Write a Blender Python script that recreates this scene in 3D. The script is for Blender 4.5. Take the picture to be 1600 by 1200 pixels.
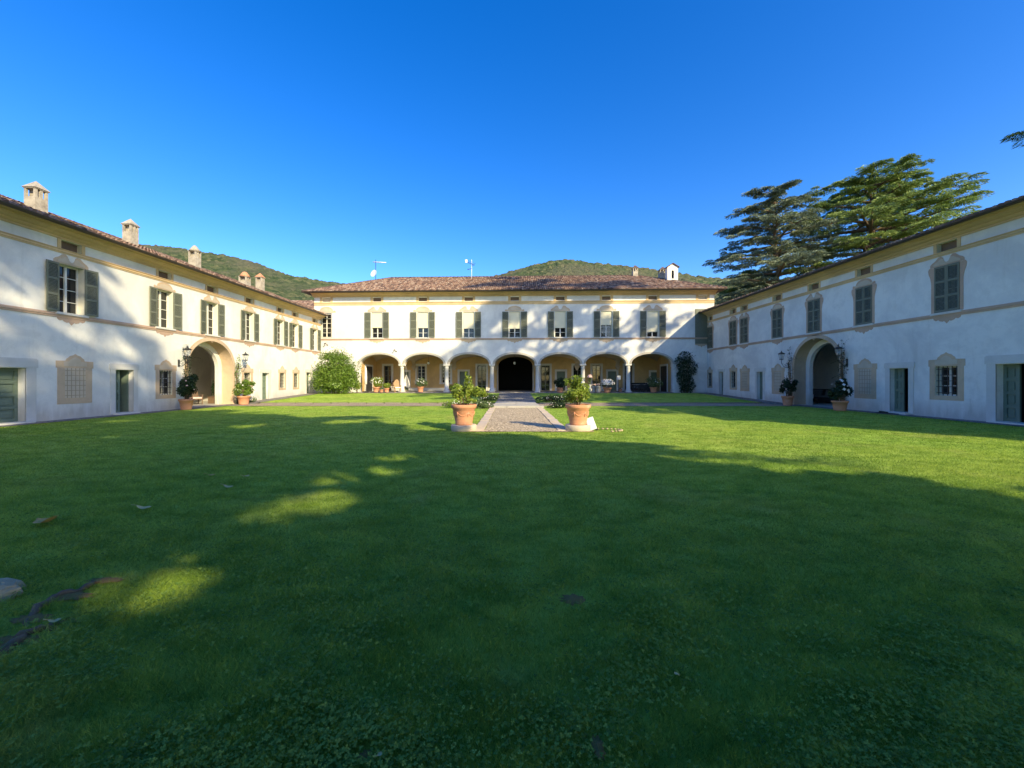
import bpy, math, random
import numpy as np
from mathutils import Vector, Matrix
random.seed(7); RNG = np.random.default_rng(7)
R = math.radians
for o in list(bpy.data.objects): bpy.data.objects.remove(o)
SC = bpy.context.scene
COL = SC.collection

# ------------------------------------------------------------------ camera, sky, sun, exposure
F = 610.0; CX, CY = 797.0, 593.0; EYE = 1.7
cd = bpy.data.cameras.new('camera'); cam = bpy.data.objects.new('camera', cd); COL.objects.link(cam)
cam.location = (0, 0, EYE); cam.rotation_euler = (R(90), 0, 0)
cd.sensor_width = 36; cd.lens = 36*F/1600; cd.shift_x = 3/1600; cd.shift_y = -7/1600
cd.clip_start = 0.05; cd.clip_end = 6000
SC.camera = cam
SUNV = Vector((-1, 1.25, -0.877)).normalized()       # direction the light travels
sun_el = math.asin(-SUNV.z); sun_az = math.atan2(-SUNV.x, -SUNV.y)
w = bpy.data.worlds.new('World'); SC.world = w; w.use_nodes = True
nt = w.node_tree; nt.nodes.clear()
sky = nt.nodes.new('ShaderNodeTexSky'); sky.sky_type = 'NISHITA'; sky.sun_disc = False
sky.sun_elevation = sun_el; sky.sun_rotation = sun_az
sky.altitude = 300; sky.air_density = 1.0; sky.dust_density = 1.0; sky.ozone_density = 2.5
hs = nt.nodes.new('ShaderNodeHueSaturation'); hs.inputs['Saturation'].default_value = 1.42; hs.inputs['Hue'].default_value = 0.5145
bg = nt.nodes.new('ShaderNodeBackground'); bg.inputs[1].default_value = 0.145
ow = nt.nodes.new('ShaderNodeOutputWorld')
nt.links.new(sky.outputs[0], hs.inputs['Color']); nt.links.new(hs.outputs[0], bg.inputs[0]); nt.links.new(bg.outputs[0], ow.inputs[0])
sl = bpy.data.lights.new('sun', 'SUN'); sl.energy = 3.6; sl.angle = R(0.55); sl.color = (1.0, 0.85, 0.52)
sun = bpy.data.objects.new('sun', sl); COL.objects.link(sun)
sun.rotation_euler = SUNV.to_track_quat('-Z', 'Y').to_euler(); sun.location = (20, -30, 60)
SC.view_settings.view_transform = 'Standard'; SC.view_settings.look = 'None'
SC.view_settings.exposure = 1.1; SC.view_settings.gamma = 1.0
SC.render.engine = 'CYCLES'
SC.cycles.max_bounces = 6; SC.cycles.diffuse_bounces = 4

# ------------------------------------------------------------------ materials
def new_mat(name):
    m = bpy.data.materials.new(name); m.use_nodes = True
    return m, m.node_tree, m.node_tree.nodes['Principled BSDF']
def N(nt, t, **k):
    n = nt.nodes.new(t)
    for a, b in k.items(): setattr(n, a, b)
    return n
def ramp(nt, fac, stops):
    r = nt.nodes.new('ShaderNodeValToRGB'); nt.links.new(fac, r.inputs[0])
    e = r.color_ramp.elements
    while len(e) < len(stops): e.new(0.5)
    for i, (p, c) in enumerate(stops):
        e[i].position = p; e[i].color = (*c, 1) if len(c) == 3 else c
    return r.outputs[0]
def mixc(nt, a, b, fac, mode='MIX'):
    n = nt.nodes.new('ShaderNodeMix'); n.data_type = 'RGBA'; n.blend_type = mode
    for s, v in ((n.inputs[0], fac), (n.inputs[6], a), (n.inputs[7], b)):
        if hasattr(v, 'links'): nt.links.new(v, s)
        elif isinstance(v, (int, float)): s.default_value = v
        else: s.default_value = (*v, 1)
    return n.outputs[2]
def noise(nt, scale, detail=4, rough=.6, vec=None, dist=0):
    n = nt.nodes.new('ShaderNodeTexNoise'); n.inputs['Scale'].default_value = scale
    n.inputs['Detail'].default_value = detail; n.inputs['Roughness'].default_value = rough; n.inputs['Distortion'].default_value = dist
    if vec is not None: nt.links.new(vec, n.inputs['Vector'])
    return n.outputs[0]
def geo(nt): return nt.nodes.new('ShaderNodeNewGeometry').outputs['Position']
def scaled(nt, vec, s):
    n = nt.nodes.new('ShaderNodeMapping'); nt.links.new(vec, n.inputs[0]); n.inputs['Scale'].default_value = s
    return n.outputs[0]
def bump(nt, b, h, strength, dist=.02):
    n = nt.nodes.new('ShaderNodeBump'); n.inputs['Strength'].default_value = strength; n.inputs['Distance'].default_value = dist
    nt.links.new(h, n.inputs['Height']); nt.links.new(n.outputs[0], b.inputs['Normal'])
def simple(name, col, rough=.7, var=.15, scale=6, bstr=.15, metal=0, spec=None):
    m, nt, b = new_mat(name); p = geo(nt)
    c = mixc(nt, tuple(x*(1-var) for x in col), tuple(min(1, x*(1+var)) for x in col), noise(nt, scale, 5, .65, p))
    nt.links.new(c, b.inputs['Base Color']); b.inputs['Roughness'].default_value = rough; b.inputs['Metallic'].default_value = metal
    if spec is not None: b.inputs['Specular IOR Level'].default_value = spec
    if bstr: bump(nt, b, noise(nt, scale*8, 5, .7, p), bstr, .01)
    return m
def plaster(name, col, stain=(.45, .42, .36), amt=.35, hbase=True):
    m, nt, b = new_mat(name); p = geo(nt)
    big = noise(nt, .35, 6, .65, p, .6); mid = noise(nt, 2.2, 6, .7, p)
    streak = noise(nt, 1.0, 5, .7, scaled(nt, p, (2.6, 2.6, .35)))
    c = mixc(nt, col, tuple(x*k for x, k in zip(col, (.80, .80, .82))), ramp(nt, big, [(.42, (0, 0, 0)), (.58, (1, 1, 1))]))
    c = mixc(nt, c, tuple(x*.87 for x in col), ramp(nt, mid, [(.50, (0, 0, 0)), (.70, (1, 1, 1))]))
    s = ramp(nt, streak, [(.56, (0, 0, 0)), (.8, (amt,)*3)])
    c = mixc(nt, c, stain, s)
    if hbase:                                  # damp, dirtier plaster low on the wall
        sx = N(nt, 'ShaderNodeSeparateXYZ'); nt.links.new(p, sx.inputs[0])
        mr = N(nt, 'ShaderNodeMapRange'); nt.links.new(sx.outputs[2], mr.inputs[0])
        mr.inputs[1].default_value = 0; mr.inputs[2].default_value = 1.1; mr.inputs[3].default_value = 1; mr.inputs[4].default_value = 0
        mm = N(nt, 'ShaderNodeMath', operation='MULTIPLY'); nt.links.new(mr.outputs[0], mm.inputs[0]); nt.links.new(streak, mm.inputs[1])
        c = mixc(nt, c, stain, ramp(nt, mm.outputs[0], [(.12, (0, 0, 0)), (.45, (.7,)*3)]))
    nt.links.new(c, b.inputs['Base Color']); b.inputs['Roughness'].default_value = .92
    b.inputs['Specular IOR Level'].default_value = .2
    bump(nt, b, noise(nt, 9, 8, .75, p), .35, .02)
    return m
def leafmat(name, cols, scale=1.2, trans=.35, rough=.45):
    m, nt, b = new_mat(name); p = geo(nt)
    f = noise(nt, scale, 3, .6, p)
    at = N(nt, 'ShaderNodeAttribute', attribute_name='var')
    mm = N(nt, 'ShaderNodeMath', operation='MULTIPLY_ADD'); nt.links.new(at.outputs['Fac'], mm.inputs[0]); mm.inputs[1].default_value = .55
    hh = N(nt, 'ShaderNodeMath', operation='MULTIPLY'); nt.links.new(f, hh.inputs[0]); hh.inputs[1].default_value = .45
    nt.links.new(hh.outputs[0], mm.inputs[2])
    c = ramp(nt, mm.outputs[0], [(.15, cols[0]), (.5, cols[1]), (.85, cols[2])])
    nt.links.new(c, b.inputs['Base Color']); b.inputs['Roughness'].default_value = rough
    b.inputs['Specular IOR Level'].default_value = .12 if rough > .8 else .3
    t = N(nt, 'ShaderNodeBsdfTranslucent')
    tc = mixc(nt, c, (.9, 1.0, .25), .35, 'MULTIPLY'); nt.links.new(c, t.inputs[0])
    ms = N(nt, 'ShaderNodeMixShader'); ms.inputs[0].default_value = trans
    out = nt.nodes['Material Output']
    nt.links.new(b.outputs[0], ms.inputs[1]); nt.links.new(t.outputs[0], ms.inputs[2]); nt.links.new(ms.outputs[0], out.inputs[0])
    return m
M = {}
M['plaster'] = plaster('white_plaster', (.80, .78, .735))
M['plaster_in'] = plaster('sunlit_cream_reveal_plaster', (.80, .76, .62), amt=.2, hbase=False)  # cream tone puts the yellow light on the jambs into the colour
M['ochre'] = plaster('ochre_plaster', (.64, .43, .19), (.36, .24, .12), .4, hbase=False)
M['trim'] = plaster('ochre_trim', (.68, .49, .27), (.45, .30, .16), .4, hbase=False)
M['pink'] = plaster('faded_pink_paint', (.55, .385, .28), (.36, .27, .2), .5, hbase=False)
M['tan'] = plaster('tan_painted_ornament', (.60, .45, .31), (.45, .29, .2), .6, hbase=False)
M['tanhi'] = plaster('pale_painted_panel', (.60, .50, .38), (.45, .34, .25), .4, hbase=False)
M['grilletone'] = simple('faded_painted_grille', (.36, .28, .20), .9, .2, 6, .05)
M['vault'] = plaster('vault_plaster', (.55, .45, .33), amt=.2, hbase=False)
M['stone'] = simple('pale_stone', (.42, .39, .34), .85, .25, 5, .3)
M['slab'] = simple('pinkish_slab_stone', (.56, .45, .34), .85, .28, 4, .35)
M['kerb'] = simple('dull_kerb_stone', (.22, .185, .15), .9, .3, 4, .35)
M['stone_w'] = simple('white_stone', (.62, .60, .56), .85, .14, 3, .25)
M['shutter'] = simple('grey_green_shutter_paint', (.155, .165, .12), .7, .25, 7, .1)
M['slat'] = simple('grey_green_slat_paint', (.12, .13, .095), .7, .25, 7, .1)
M['door'] = simple('green_door_paint', (.15, .20, .15), .6, .25, 4, .15)
M['frame'] = simple('cream_window_paint', (.68, .66, .60), .5, .06, 4, 0)
M['blind'] = simple('cream_roller_blind', (.72, .66, .48), .8, .04, 3, .05)
M['iron'] = simple('black_iron', (.03, .03, .032), .5, .2, 10, .1)
M['gutter'] = simple('dark_copper_gutter', (.07, .055, .05), .5, .3, 3, .1, .4)
M['dark'] = simple('dark_interior', (.018, .017, .017), .9, .2, 2, 0)  # near-black: the shade of unlit rooms is put into the wall colour
M['wood'] = simple('weathered_wood', (.16, .10, .06), .7, .3, 9, .2)
M['orangewood'] = simple('varnished_wood', (.42, .22, .08), .5, .25, 9, .1)
M['fabric_w'] = simple('white_fabric', (.72, .70, .66), .9, .06, 12, .1)
M['fabric_g'] = simple('grey_cushion', (.16, .17, .18), .9, .15, 12, .1)
M['rattan'] = simple('dark_rattan', (.025, .024, .026), .6, .4, 40, .5)
M['white'] = simple('white_metal', (.75, .76, .78), .35, .04, 5, 0)
M['soil'] = simple('dark_soil', (.20, .125, .03), .95, .4, 20, .8)
M['bark'] = simple('grey_brown_bark', (.15, .10, .055), .9, .4, 3, .8)
M['rock'] = simple('grey_rock', (.38, .31, .18), .9, .4, 6, .8)
M['globe'] = simple('white_glass_globe', (.85, .82, .75), .3, .02, 5, 0)
def m_glass():
    m, nt, b = new_mat('window_glass'); b.inputs['Base Color'].default_value = (.012, .014, .017, 1)
    b.inputs['Roughness'].default_value = .04; b.inputs['Specular IOR Level'].default_value = .6
    bump(nt, b, noise(nt, 1.5, 2, .5, geo(nt)), .06, .05); return m
M['glass'] = m_glass()
def m_terracotta():
    m, nt, b = new_mat('terracotta'); p = geo(nt)
    c = mixc(nt, (.48, .20, .10), (.62, .30, .165), noise(nt, 5, 6, .7, p))
    c = mixc(nt, c, (.62, .47, .36), ramp(nt, noise(nt, 3.2, 8, .75, p), [(.55, (0, 0, 0)), (.72, (.6,)*3)]))
    nt.links.new(c, b.inputs['Base Color']); b.inputs['Roughness'].default_value = .85
    bump(nt, b, noise(nt, 40, 6, .7, p), .25, .01); return m
M['terracotta'] = m_terracotta()
def m_tile():
    m, nt, b = new_mat('clay_roof_tile'); p = geo(nt)
    at = N(nt, 'ShaderNodeAttribute', attribute_name='var')
    c = ramp(nt, at.outputs['Fac'], [(0, (.10, .06, .05)), (.25, (.22, .13, .09)), (.55, (.31, .185, .125)), (.8, (.38, .25, .175)), (1, (.47, .36, .28))])
    c = mixc(nt, c, (.16, .14, .12), ramp(nt, noise(nt, 1.4, 8, .75, p), [(.5, (0, 0, 0)), (.7, (.75,)*3)]))
    nt.links.new(c, b.inputs['Base Color']); b.inputs['Roughness'].default_value = .9
    bump(nt, b, noise(nt, 30, 4, .7, p), .3, .01); return m
M['tile'] = m_tile()
def m_chimney():
    m, nt, b = new_mat('weathered_chimney_plaster'); p = geo(nt)
    c = mixc(nt, (.46, .41, .33), (.20, .17, .14), ramp(nt, noise(nt, 2.6, 8, .75, p), [(.42, (0, 0, 0)), (.68, (1, 1, 1))]))
    nt.links.new(c, b.inputs['Base Color']); b.inputs['Roughness'].default_value = .95
    bump(nt, b, noise(nt, 20, 6, .7, p), .5, .02); return m
M['chimney'] = m_chimney()
def m_lawn(name, cols):
    m, nt, b = new_mat(name); p = geo(nt)
    f = noise(nt, 14, 10, .8, p); g = noise(nt, .5, 5, .6, p)
    c = ramp(nt, f, [(.3, cols[0]), (.5, cols[1]), (.72, cols[2])])
    c = mixc(nt, c, tuple(x*.7 for x in cols[1]), ramp(nt, g, [(.35, (.5,)*3), (.6, (0, 0, 0))]))
    nt.links.new(c, b.inputs['Base Color']); b.inputs['Roughness'].default_value = .9; b.inputs['Specular IOR Level'].default_value = .1
    bump(nt, b, noise(nt, 60, 6, .8, p), .9, .03); return m
M['lawn'] = m_lawn('lawn_turf', ((.26, .35, .055), (.42, .54, .09), (.56, .66, .14)))
M['ground'] = m_lawn('rough_ground', ((.03, .035, .015), (.05, .06, .022), (.07, .09, .03)))
def m_gravel(name, ca, cb, sc):
    m, nt, b = new_mat(name); p = geo(nt)
    v = N(nt, 'ShaderNodeTexVoronoi'); v.inputs['Scale'].default_value = sc; nt.links.new(p, v.inputs['Vector'])
    c = mixc(nt, ca, cb, v.outputs['Color'])
    c = mixc(nt, c, tuple(x*.45 for x in ca), ramp(nt, v.outputs['Distance'], [(.35, (0, 0, 0)), (.7, (1, 1, 1))]))
    c = mixc(nt, c, tuple(x*.7 for x in ca), ramp(nt, noise(nt, 1.3, 6, .7, p), [(.45, (0, 0, 0)), (.7, (.8,)*3)]))
    nt.links.new(c, b.inputs['Base Color']); b.inputs['Roughness'].default_value = .9
    iv = N(nt, 'ShaderNodeMath', operation='SUBTRACT'); iv.inputs[0].default_value = 1; nt.links.new(v.outputs['Distance'], iv.inputs[1])
    bump(nt, b, iv.outputs[0], 1.0, .02); return m
M['gravel'] = m_gravel('pebble_paving', (.56, .42, .26), (.82, .68, .46), 14)
M['cobble'] = m_gravel('cobble_paving', (.22, .20, .175), (.36, .33, .29), 11)
M['crossgravel'] = m_gravel('earthy_gravel', (.42, .32, .22), (.58, .46, .33), 30)
M['paving'] = m_gravel('loggia_paving', (.30, .27, .23), (.38, .34, .29), 3)
def m_hill():
    m, nt, b = new_mat('wooded_hillside'); p = geo(nt)
    v = N(nt, 'ShaderNodeTexVoronoi'); v.inputs['Scale'].default_value = .13; nt.links.new(p, v.inputs['Vector'])
    s = N(nt, 'ShaderNodeSeparateColor'); nt.links.new(v.outputs['Color'], s.inputs[0])
    c = ramp(nt, s.outputs[0], [(0, (.045, .072, .036)), (.4, (.078, .108, .052)), (.75, (.118, .135, .068)), (1, (.17, .165, .09))])
    c = mixc(nt, c, (.12, .115, .085), ramp(nt, noise(nt, .012, 5, .6, p), [(.42, (0, 0, 0)), (.62, (.75,)*3)]))
    c = mixc(nt, c, (.04, .06, .035), ramp(nt, noise(nt, .35, 6, .8, p), [(.5, (0, 0, 0)), (.68, (.8,)*3)]))
    nt.links.new(c, b.inputs['Base Color']); b.inputs['Roughness'].default_value = 1; b.inputs['Specular IOR Level'].default_value = .05
    bump(nt, b, noise(nt, .6, 6, .8, p), 1.0, 2.5); return m
M['hill'] = m_hill()
def patchy(m):      # worn, yellowed and lush areas of the turf
    nt = m.node_tree; p = geo(nt)
    for n in [n for n in nt.nodes if n.type in ('BSDF_PRINCIPLED', 'BSDF_TRANSLUCENT')]:
        i = n.inputs[0]; c = i.links[0].from_socket
        f = ramp(nt, noise(nt, .55, 6, .7, p, .8), [(.54, (0, 0, 0)), (.72, (.45,)*3)]); c2 = mixc(nt, c, (.50, .44, .15), f)
        f = ramp(nt, noise(nt, 1.7, 5, .7, scaled(nt, p, (1, 1.6, 1))), [(.36, (.58, .68, .52)), (.60, (1, 1, 1))]); c2 = mixc(nt, c2, f, 1.0, 'MULTIPLY')
        f = ramp(nt, noise(nt, .22, 3, .5, p), [(.38, (.82, .92, .85)), (.6, (1, 1, 1))]); c2 = mixc(nt, c2, f, 1.0, 'MULTIPLY')
        nt.links.new(c2, i)
patchy(M['lawn'])
M['grass'] = leafmat('grass_blade', ((.12, .20, .035), (.36, .48, .07), (.62, .70, .15)), .35, .5, .85)
patchy(M['grass'])
M['clover'] = leafmat('clover_leaf', ((.06, .13, .03), (.15, .26, .05), (.28, .40, .09)), 2, .3, .85)
M['cedar'] = leafmat('green_cedar_needles', ((.07, .11, .035), (.24, .33, .085), (.46, .56, .15)), .5, .15, .6)
M['cedarblue'] = leafmat('blue_cedar_needles', ((.06, .09, .06), (.19, .24, .15), (.38, .43, .26)), .5, .12, .6)
M['laurel'] = leafmat('laurel_leaf', ((.05, .10, .016), (.13, .22, .03), (.24, .34, .055)), 1.5, .3, .35)
M['citrus'] = leafmat('citrus_leaf', ((.08, .13, .02), (.22, .30, .035), (.40, .46, .08)), 3, .3, .35)
M['olive'] = leafmat('oleander_leaf', ((.04, .075, .03), (.10, .15, .055), (.19, .25, .09)), 2, .25, .4)
M['darkleaf'] = leafmat('dark_green_leaf', ((.010, .022, .010), (.02, .045, .016), (.04, .075, .025)), 2, .2, .35)
M['petal'] = simple('white_petal', (.80, .76, .72), .7, .06, 5, 0)
M['petalpink'] = simple('pale_pink_petal', (.75, .50, .46), .7, .15, 5, 0)
M['yellowleaf'] = simple('dry_yellow_leaf', (.50, .42, .18), .7, .3, 30, .1)
M['brownleaf'] = simple('dry_brown_leaf', (.48, .32, .10), .8, .3, 30, .2)

# ------------------------------------------------------------------ builders
class MB:
    def __init__(s): s.v = []; s.f = []; s.m = []; s.sm = []; s.uv = None
    def add(s, vs, fs, mi=0, sm=False):
        b = len(s.v); s.v.extend([tuple(v) for v in vs])
        for f in fs: s.f.append(tuple(b+i for i in f)); s.m.append(mi); s.sm.append(sm)
        return s
    def quad(s, a, b, c, d, mi=0): return s.add([a, b, c, d], [(0, 1, 2, 3)], mi)
    def box(s, x0, x1, y0, y1, z0, z1, mi=0):
        return s.add([(x0, y0, z0), (x1, y0, z0), (x1, y1, z0), (x0, y1, z0), (x0, y0, z1), (x1, y0, z1), (x1, y1, z1), (x0, y1, z1)],
                     [(0, 3, 2, 1), (4, 5, 6, 7), (0, 1, 5, 4), (1, 2, 6, 5), (2, 3, 7, 6), (3, 0, 4, 7)], mi)
    def tube(s, pts, rad, seg=6, mi=0, cap=True):
        pts = [Vector(p) for p in pts]; n = len(pts)
        rs = rad if isinstance(rad, (list, tuple)) else [rad]*n
        vs = []; fs = []
        for i, p in enumerate(pts):
            t = (pts[min(i+1, n-1)]-pts[max(i-1, 0)]).normalized()
            a = Vector((0, 0, 1)) if abs(t.z) < .9 else Vector((1, 0, 0))
            x = t.cross(a).normalized(); y = t.cross(x)
            for k in range(seg):
                an = 2*math.pi*k/seg; vs.append(p+(x*math.cos(an)+y*math.sin(an))*rs[i])
        for i in range(n-1):
            for k in range(seg):
                k2 = (k+1) % seg; fs.append((i*seg+k, i*seg+k2, (i+1)*seg+k2, (i+1)*seg+k))
        if cap: fs.append(tuple(range(seg))[::-1]); fs.append(tuple(range((n-1)*seg, n*seg)))
        return s.add(vs, fs, mi, True)
    def lathe(s, prof, cx=0, cy=0, seg=24, mi=0, sm=True):
        vs = []; fs = []
        for r, z in prof:
            for k in range(seg):
                a = 2*math.pi*k/seg; vs.append((cx+r*math.cos(a), cy+r*math.sin(a), z))
        for i in range(len(prof)-1):
            for k in range(seg):
                k2 = (k+1) % seg; fs.append((i*seg+k, i*seg+k2, (i+1)*seg+k2, (i+1)*seg+k))
        fs.append(tuple(range(seg))[::-1]); fs.append(tuple(range((len(prof)-1)*seg, len(prof)*seg)))
        return s.add(vs, fs, mi, sm)
    def prism(s, poly, y0, y1, mi=0):                # poly in (x,z); extruded along y (y0 outer)
        n = len(poly)
        vs = [(x, y0, z) for x, z in poly]+[(x, y1, z) for x, z in poly]
        fs = [tuple(range(n)), tuple(range(2*n-1, n-1, -1))]
        for i in range(n):
            j = (i+1) % n; fs.append((i, i+n, j+n, j))
        return s.add(vs, fs, mi)
    def sweepx(s, prof, x0, x1, mi=0, ends=True):     # prof in (y,z) swept along x
        n = len(prof)
        vs = [(x0, y, z) for y, z in prof]+[(x1, y, z) for y, z in prof]
        fs = [(i, i+1, i+1+n, i+n) for i in range(n-1)]
        if ends: fs += [tuple(range(n)), tuple(range(n, 2*n))[::-1]]
        return s.add(vs, fs, mi)
    def mesh(s, name, mats):
        me = bpy.data.meshes.new(name); me.from_pydata(s.v, [], s.f)
        for m in (mats if isinstance(mats, (list, tuple)) else [mats]): me.materials.append(M[m] if isinstance(m, str) else m)
        me.polygons.foreach_set('material_index', s.m); me.polygons.foreach_set('use_smooth', s.sm)
        me.update(); return me
    def build(s, name, mats, parent=None, loc=(0, 0, 0), rot=(0, 0, 0)):
        return put(name, s.mesh(name, mats), parent, loc, rot)
def put(name, me, parent=None, loc=(0, 0, 0), rot=(0, 0, 0)):
    o = bpy.data.objects.new(name, me); COL.objects.link(o); o.parent = parent
    o.location = loc; o.rotation_euler = rot; return o
def tag(o, label=None, cat=None, group=None, kind=None):
    if label: o['label'] = label
    if cat: o['category'] = cat
    if group: o['group'] = group
    if kind: o['kind'] = kind
    return o
def thing(name, label, cat, loc=(0, 0, 0), rz=0, group=None):
    o = bpy.data.objects.new(name, None); COL.objects.link(o); o.location = loc; o.rotation_euler = (0, 0, rz)
    o.empty_display_size = .3
    return tag(o, label, cat, group)
def np_mesh(name, V, k, mat, var=None, smooth=False):
    """V: (n,k,3) independent faces of k corners."""
    n = V.shape[0]; me = bpy.data.meshes.new(name)
    me.vertices.add(n*k); me.vertices.foreach_set('co', V.reshape(-1).astype(np.float32))
    me.loops.add(n*k); me.loops.foreach_set('vertex_index', np.arange(n*k, dtype=np.int32))
    me.polygons.add(n); me.polygons.foreach_set('loop_start', np.arange(0, n*k, k, dtype=np.int32))
    me.polygons.foreach_set('loop_total', np.full(n, k, dtype=np.int32))
    if var is not None:
        a = me.attributes.new('var', 'FLOAT', 'FACE'); a.data.foreach_set('value', var.astype(np.float32))
    me.materials.append(M[mat]); me.update(calc_edges=True); return me
def grid_mesh(name, P, mat, smooth=True):
    """P: (r,c,3) grid."""
    r, c = P.shape[:2]; i = np.arange(r*c).reshape(r, c)
    q = np.stack([i[:-1, :-1], i[:-1, 1:], i[1:, 1:], i[1:, :-1]], -1).reshape(-1, 4); n = len(q)
    me = bpy.data.meshes.new(name); me.vertices.add(r*c); me.vertices.foreach_set('co', P.reshape(-1).astype(np.float32))
    me.loops.add(n*4); me.loops.foreach_set('vertex_index', q.reshape(-1).astype(np.int32))
    me.polygons.add(n); me.polygons.foreach_set('loop_start', np.arange(0, n*4, 4, dtype=np.int32))
    me.polygons.foreach_set('loop_total', np.full(n, 4, dtype=np.int32))
    me.polygons.foreach_set('use_smooth', np.full(n, smooth))
    me.materials.append(M[mat]); me.update(calc_edges=True); return me
def unit(a): return a/np.maximum(np.linalg.norm(a, axis=-1, keepdims=True), 1e-9)
def leaf_quads(C, D, Nn, L, W):
    """rhombic leaves: centre C, direction D, normal Nn, length L, width W"""
    S = unit(np.cross(D, Nn)); L = L[:, None]; W = W[:, None]
    return np.stack([C-D*L*.5, C+S*W*.5-D*L*.05, C+D*L*.5, C-S*W*.5-D*L*.05], 1)
def bush_mesh(name, mat, n, rad, size, clumps=14, seed=1, wl=.42, fill=.55, up=.3, zflat=None, spiky=0):
    g = np.random.default_rng(seed)
    cc = unit(g.normal(size=(clumps, 3)))*(g.uniform(.35, .72, (clumps, 1)))
    cr = g.uniform(.28, .5, clumps)
    idx = g.integers(0, clumps, n)
    P = cc[idx]+unit(g.normal(size=(n, 3)))*(cr[idx]*g.uniform(fill, 1.0, n)**.6)[:, None]
    out = unit(P+g.normal(size=(n, 3))*.25)
    Nn = unit(out+g.normal(size=(n, 3))*.6+np.array([0, 0, up]))
    P = P*np.array(rad)
    if spiky:
        k = g.random(n) < spiky; P[k, 2] += g.uniform(0, .28, k.sum())*rad[2]*np.sign(P[k, 2]).clip(0, 1)
    D = unit(np.cross(Nn, g.normal(size=(n, 3))))+np.array([0, 0, .35]); D = unit(D)
    L = size*g.uniform(.6, 1.3, n)
    return np_mesh(name, leaf_quads(P, D, Nn, L, L*wl), 4, mat, g.random(n))
def flower_mesh(name, mat, n, rad, size, seed=3):
    g = np.random.default_rng(seed); d = unit(g.normal(size=(n, 3))); d[:, 2] = np.abs(d[:, 2])*.9-.15
    d[:, 1] = -np.abs(d[:, 1])*g.choice([1, 1, 1, -1], n); d = unit(d); P = d*np.array(rad)*g.uniform(.8, 1.0, (n, 1))
    V = []
    for k in range(4):
        a = k*math.pi/2
        t1 = unit(np.cross(d, np.array([0, .2, 1.]))); t2 = np.cross(d, t1); dd = t1*math.cos(a)+t2*math.sin(a)
        V.append(leaf_quads(P+dd*size*.4+d*size*.1, dd, d, np.full(n, size), np.full(n, size*.8)))
    return np_mesh(name, np.concatenate(V), 4, mat)

# ------------------------------------------------------------------ setting: ground
def gz(y): return 0.0 if y < 27.7 else min(.42, .06+(y-27.7)*.036)
g = MB(); g.add([(-2500, -1500, -.35), (2500, -1500, -.35), (2500, 2500, -.35), (-2500, 2500, -.35)], [(0, 1, 2, 3)])
tag(g.build('ground', 'ground'), kind='structure')
def lumps(X, Y):
    return .012*np.sin(X*1.9+np.sin(Y*1.3))*np.cos(Y*1.6+.4*np.sin(X))+.006*np.sin(X*5.1+Y*2.3)*np.sin(Y*4.7-X)
xs = np.linspace(-19.3, 19.5, 260); ys = np.concatenate([np.linspace(-60, 0, 40)[:-1], np.linspace(0, 25.2, 190)])
X, Y = np.meshgrid(xs, ys); Z = lumps(X, Y)-.012
Z[:, :6] = -.03; Z[:, -6:] = -.03
tag(put('lawn', grid_mesh('lawn', np.stack([X, Y, Z], -1), 'lawn')), kind='structure')
ys2 = np.linspace(27.75, 37.2, 40)
for xa, xb in ((-17.8, -.95), (1.85, 17.9)):
    X, Y = np.meshgrid(np.linspace(xa, xb, 80), ys2); Z = np.vectorize(gz)(Y)+lumps(X, Y)*.6
    tag(put('upper_lawn', grid_mesh('upper_lawn', np.stack([X, Y, Z], -1), 'lawn')), kind='structure')
g = MB()
for i in range(30):
    a, b = 25.0+i*.47, 25.0+(i+1)*.47
    for x0, x1 in ((-19.3, -17.9), (18.0, 19.5)): g.quad((x0, a, gz(a)+.001), (x1, a, gz(a)+.001), (x1, b, gz(b)+.001), (x0, b, gz(b)+.001))
g.quad((-19.3, 14, .001), (-18.25, 14, .001), (-18.25, 25, .001), (-19.3, 25, .001))
g.quad((-19.3, -4, .001), (-18.35, -4, .001), (-18.35, 14, .001), (-19.3, 14, .001))
g.quad((18.45, -4, .001), (19.5, -4, .001), (19.5, 25, .001), (18.45, 25, .001))
tag(g.build('wall_side_pavement', 'cobble'), kind='structure')
g = MB(); g.quad((-17.9, 25.0, .004), (18.0, 25.0, .004), (18.0, 27.75, .004), (-17.9, 27.75, .004))
tag(g.build('cross_path', 'crossgravel'), kind='structure')
g = MB(); g.quad((-21, 37.15, .41), (21, 37.15, .41), (21, 41, .41), (-21, 41, .41)); g.quad((-21, 37.15, -.1), (21, 37.15, -.1), (21, 37.15, .41), (-21, 37.15, .41))
tag(g.build('loggia_front_pavement', 'paving'), kind='structure')
# kerb stones in front of the upper lawn
kerb = bpy.data.objects.new('stone_kerb', None); COL.objects.link(kerb); tag(kerb, kind='structure')
km = MB(); km.box(0, 1.15, -.06, .06, -.03, .065); km = km.mesh('kerb_stone', 'kerb')
for x0, x1 in ((-17.7, -1.3), (2.1, 17.7)):
    n = int((x1-x0)/1.18)
    for i in range(n):
        put('kerb_stone', km, kerb, (x0+i*(x1-x0)/n, 27.72+random.uniform(-.012, .012), random.uniform(-.015, .01)), (0, 0, random.uniform(-.008, .008)))
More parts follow.
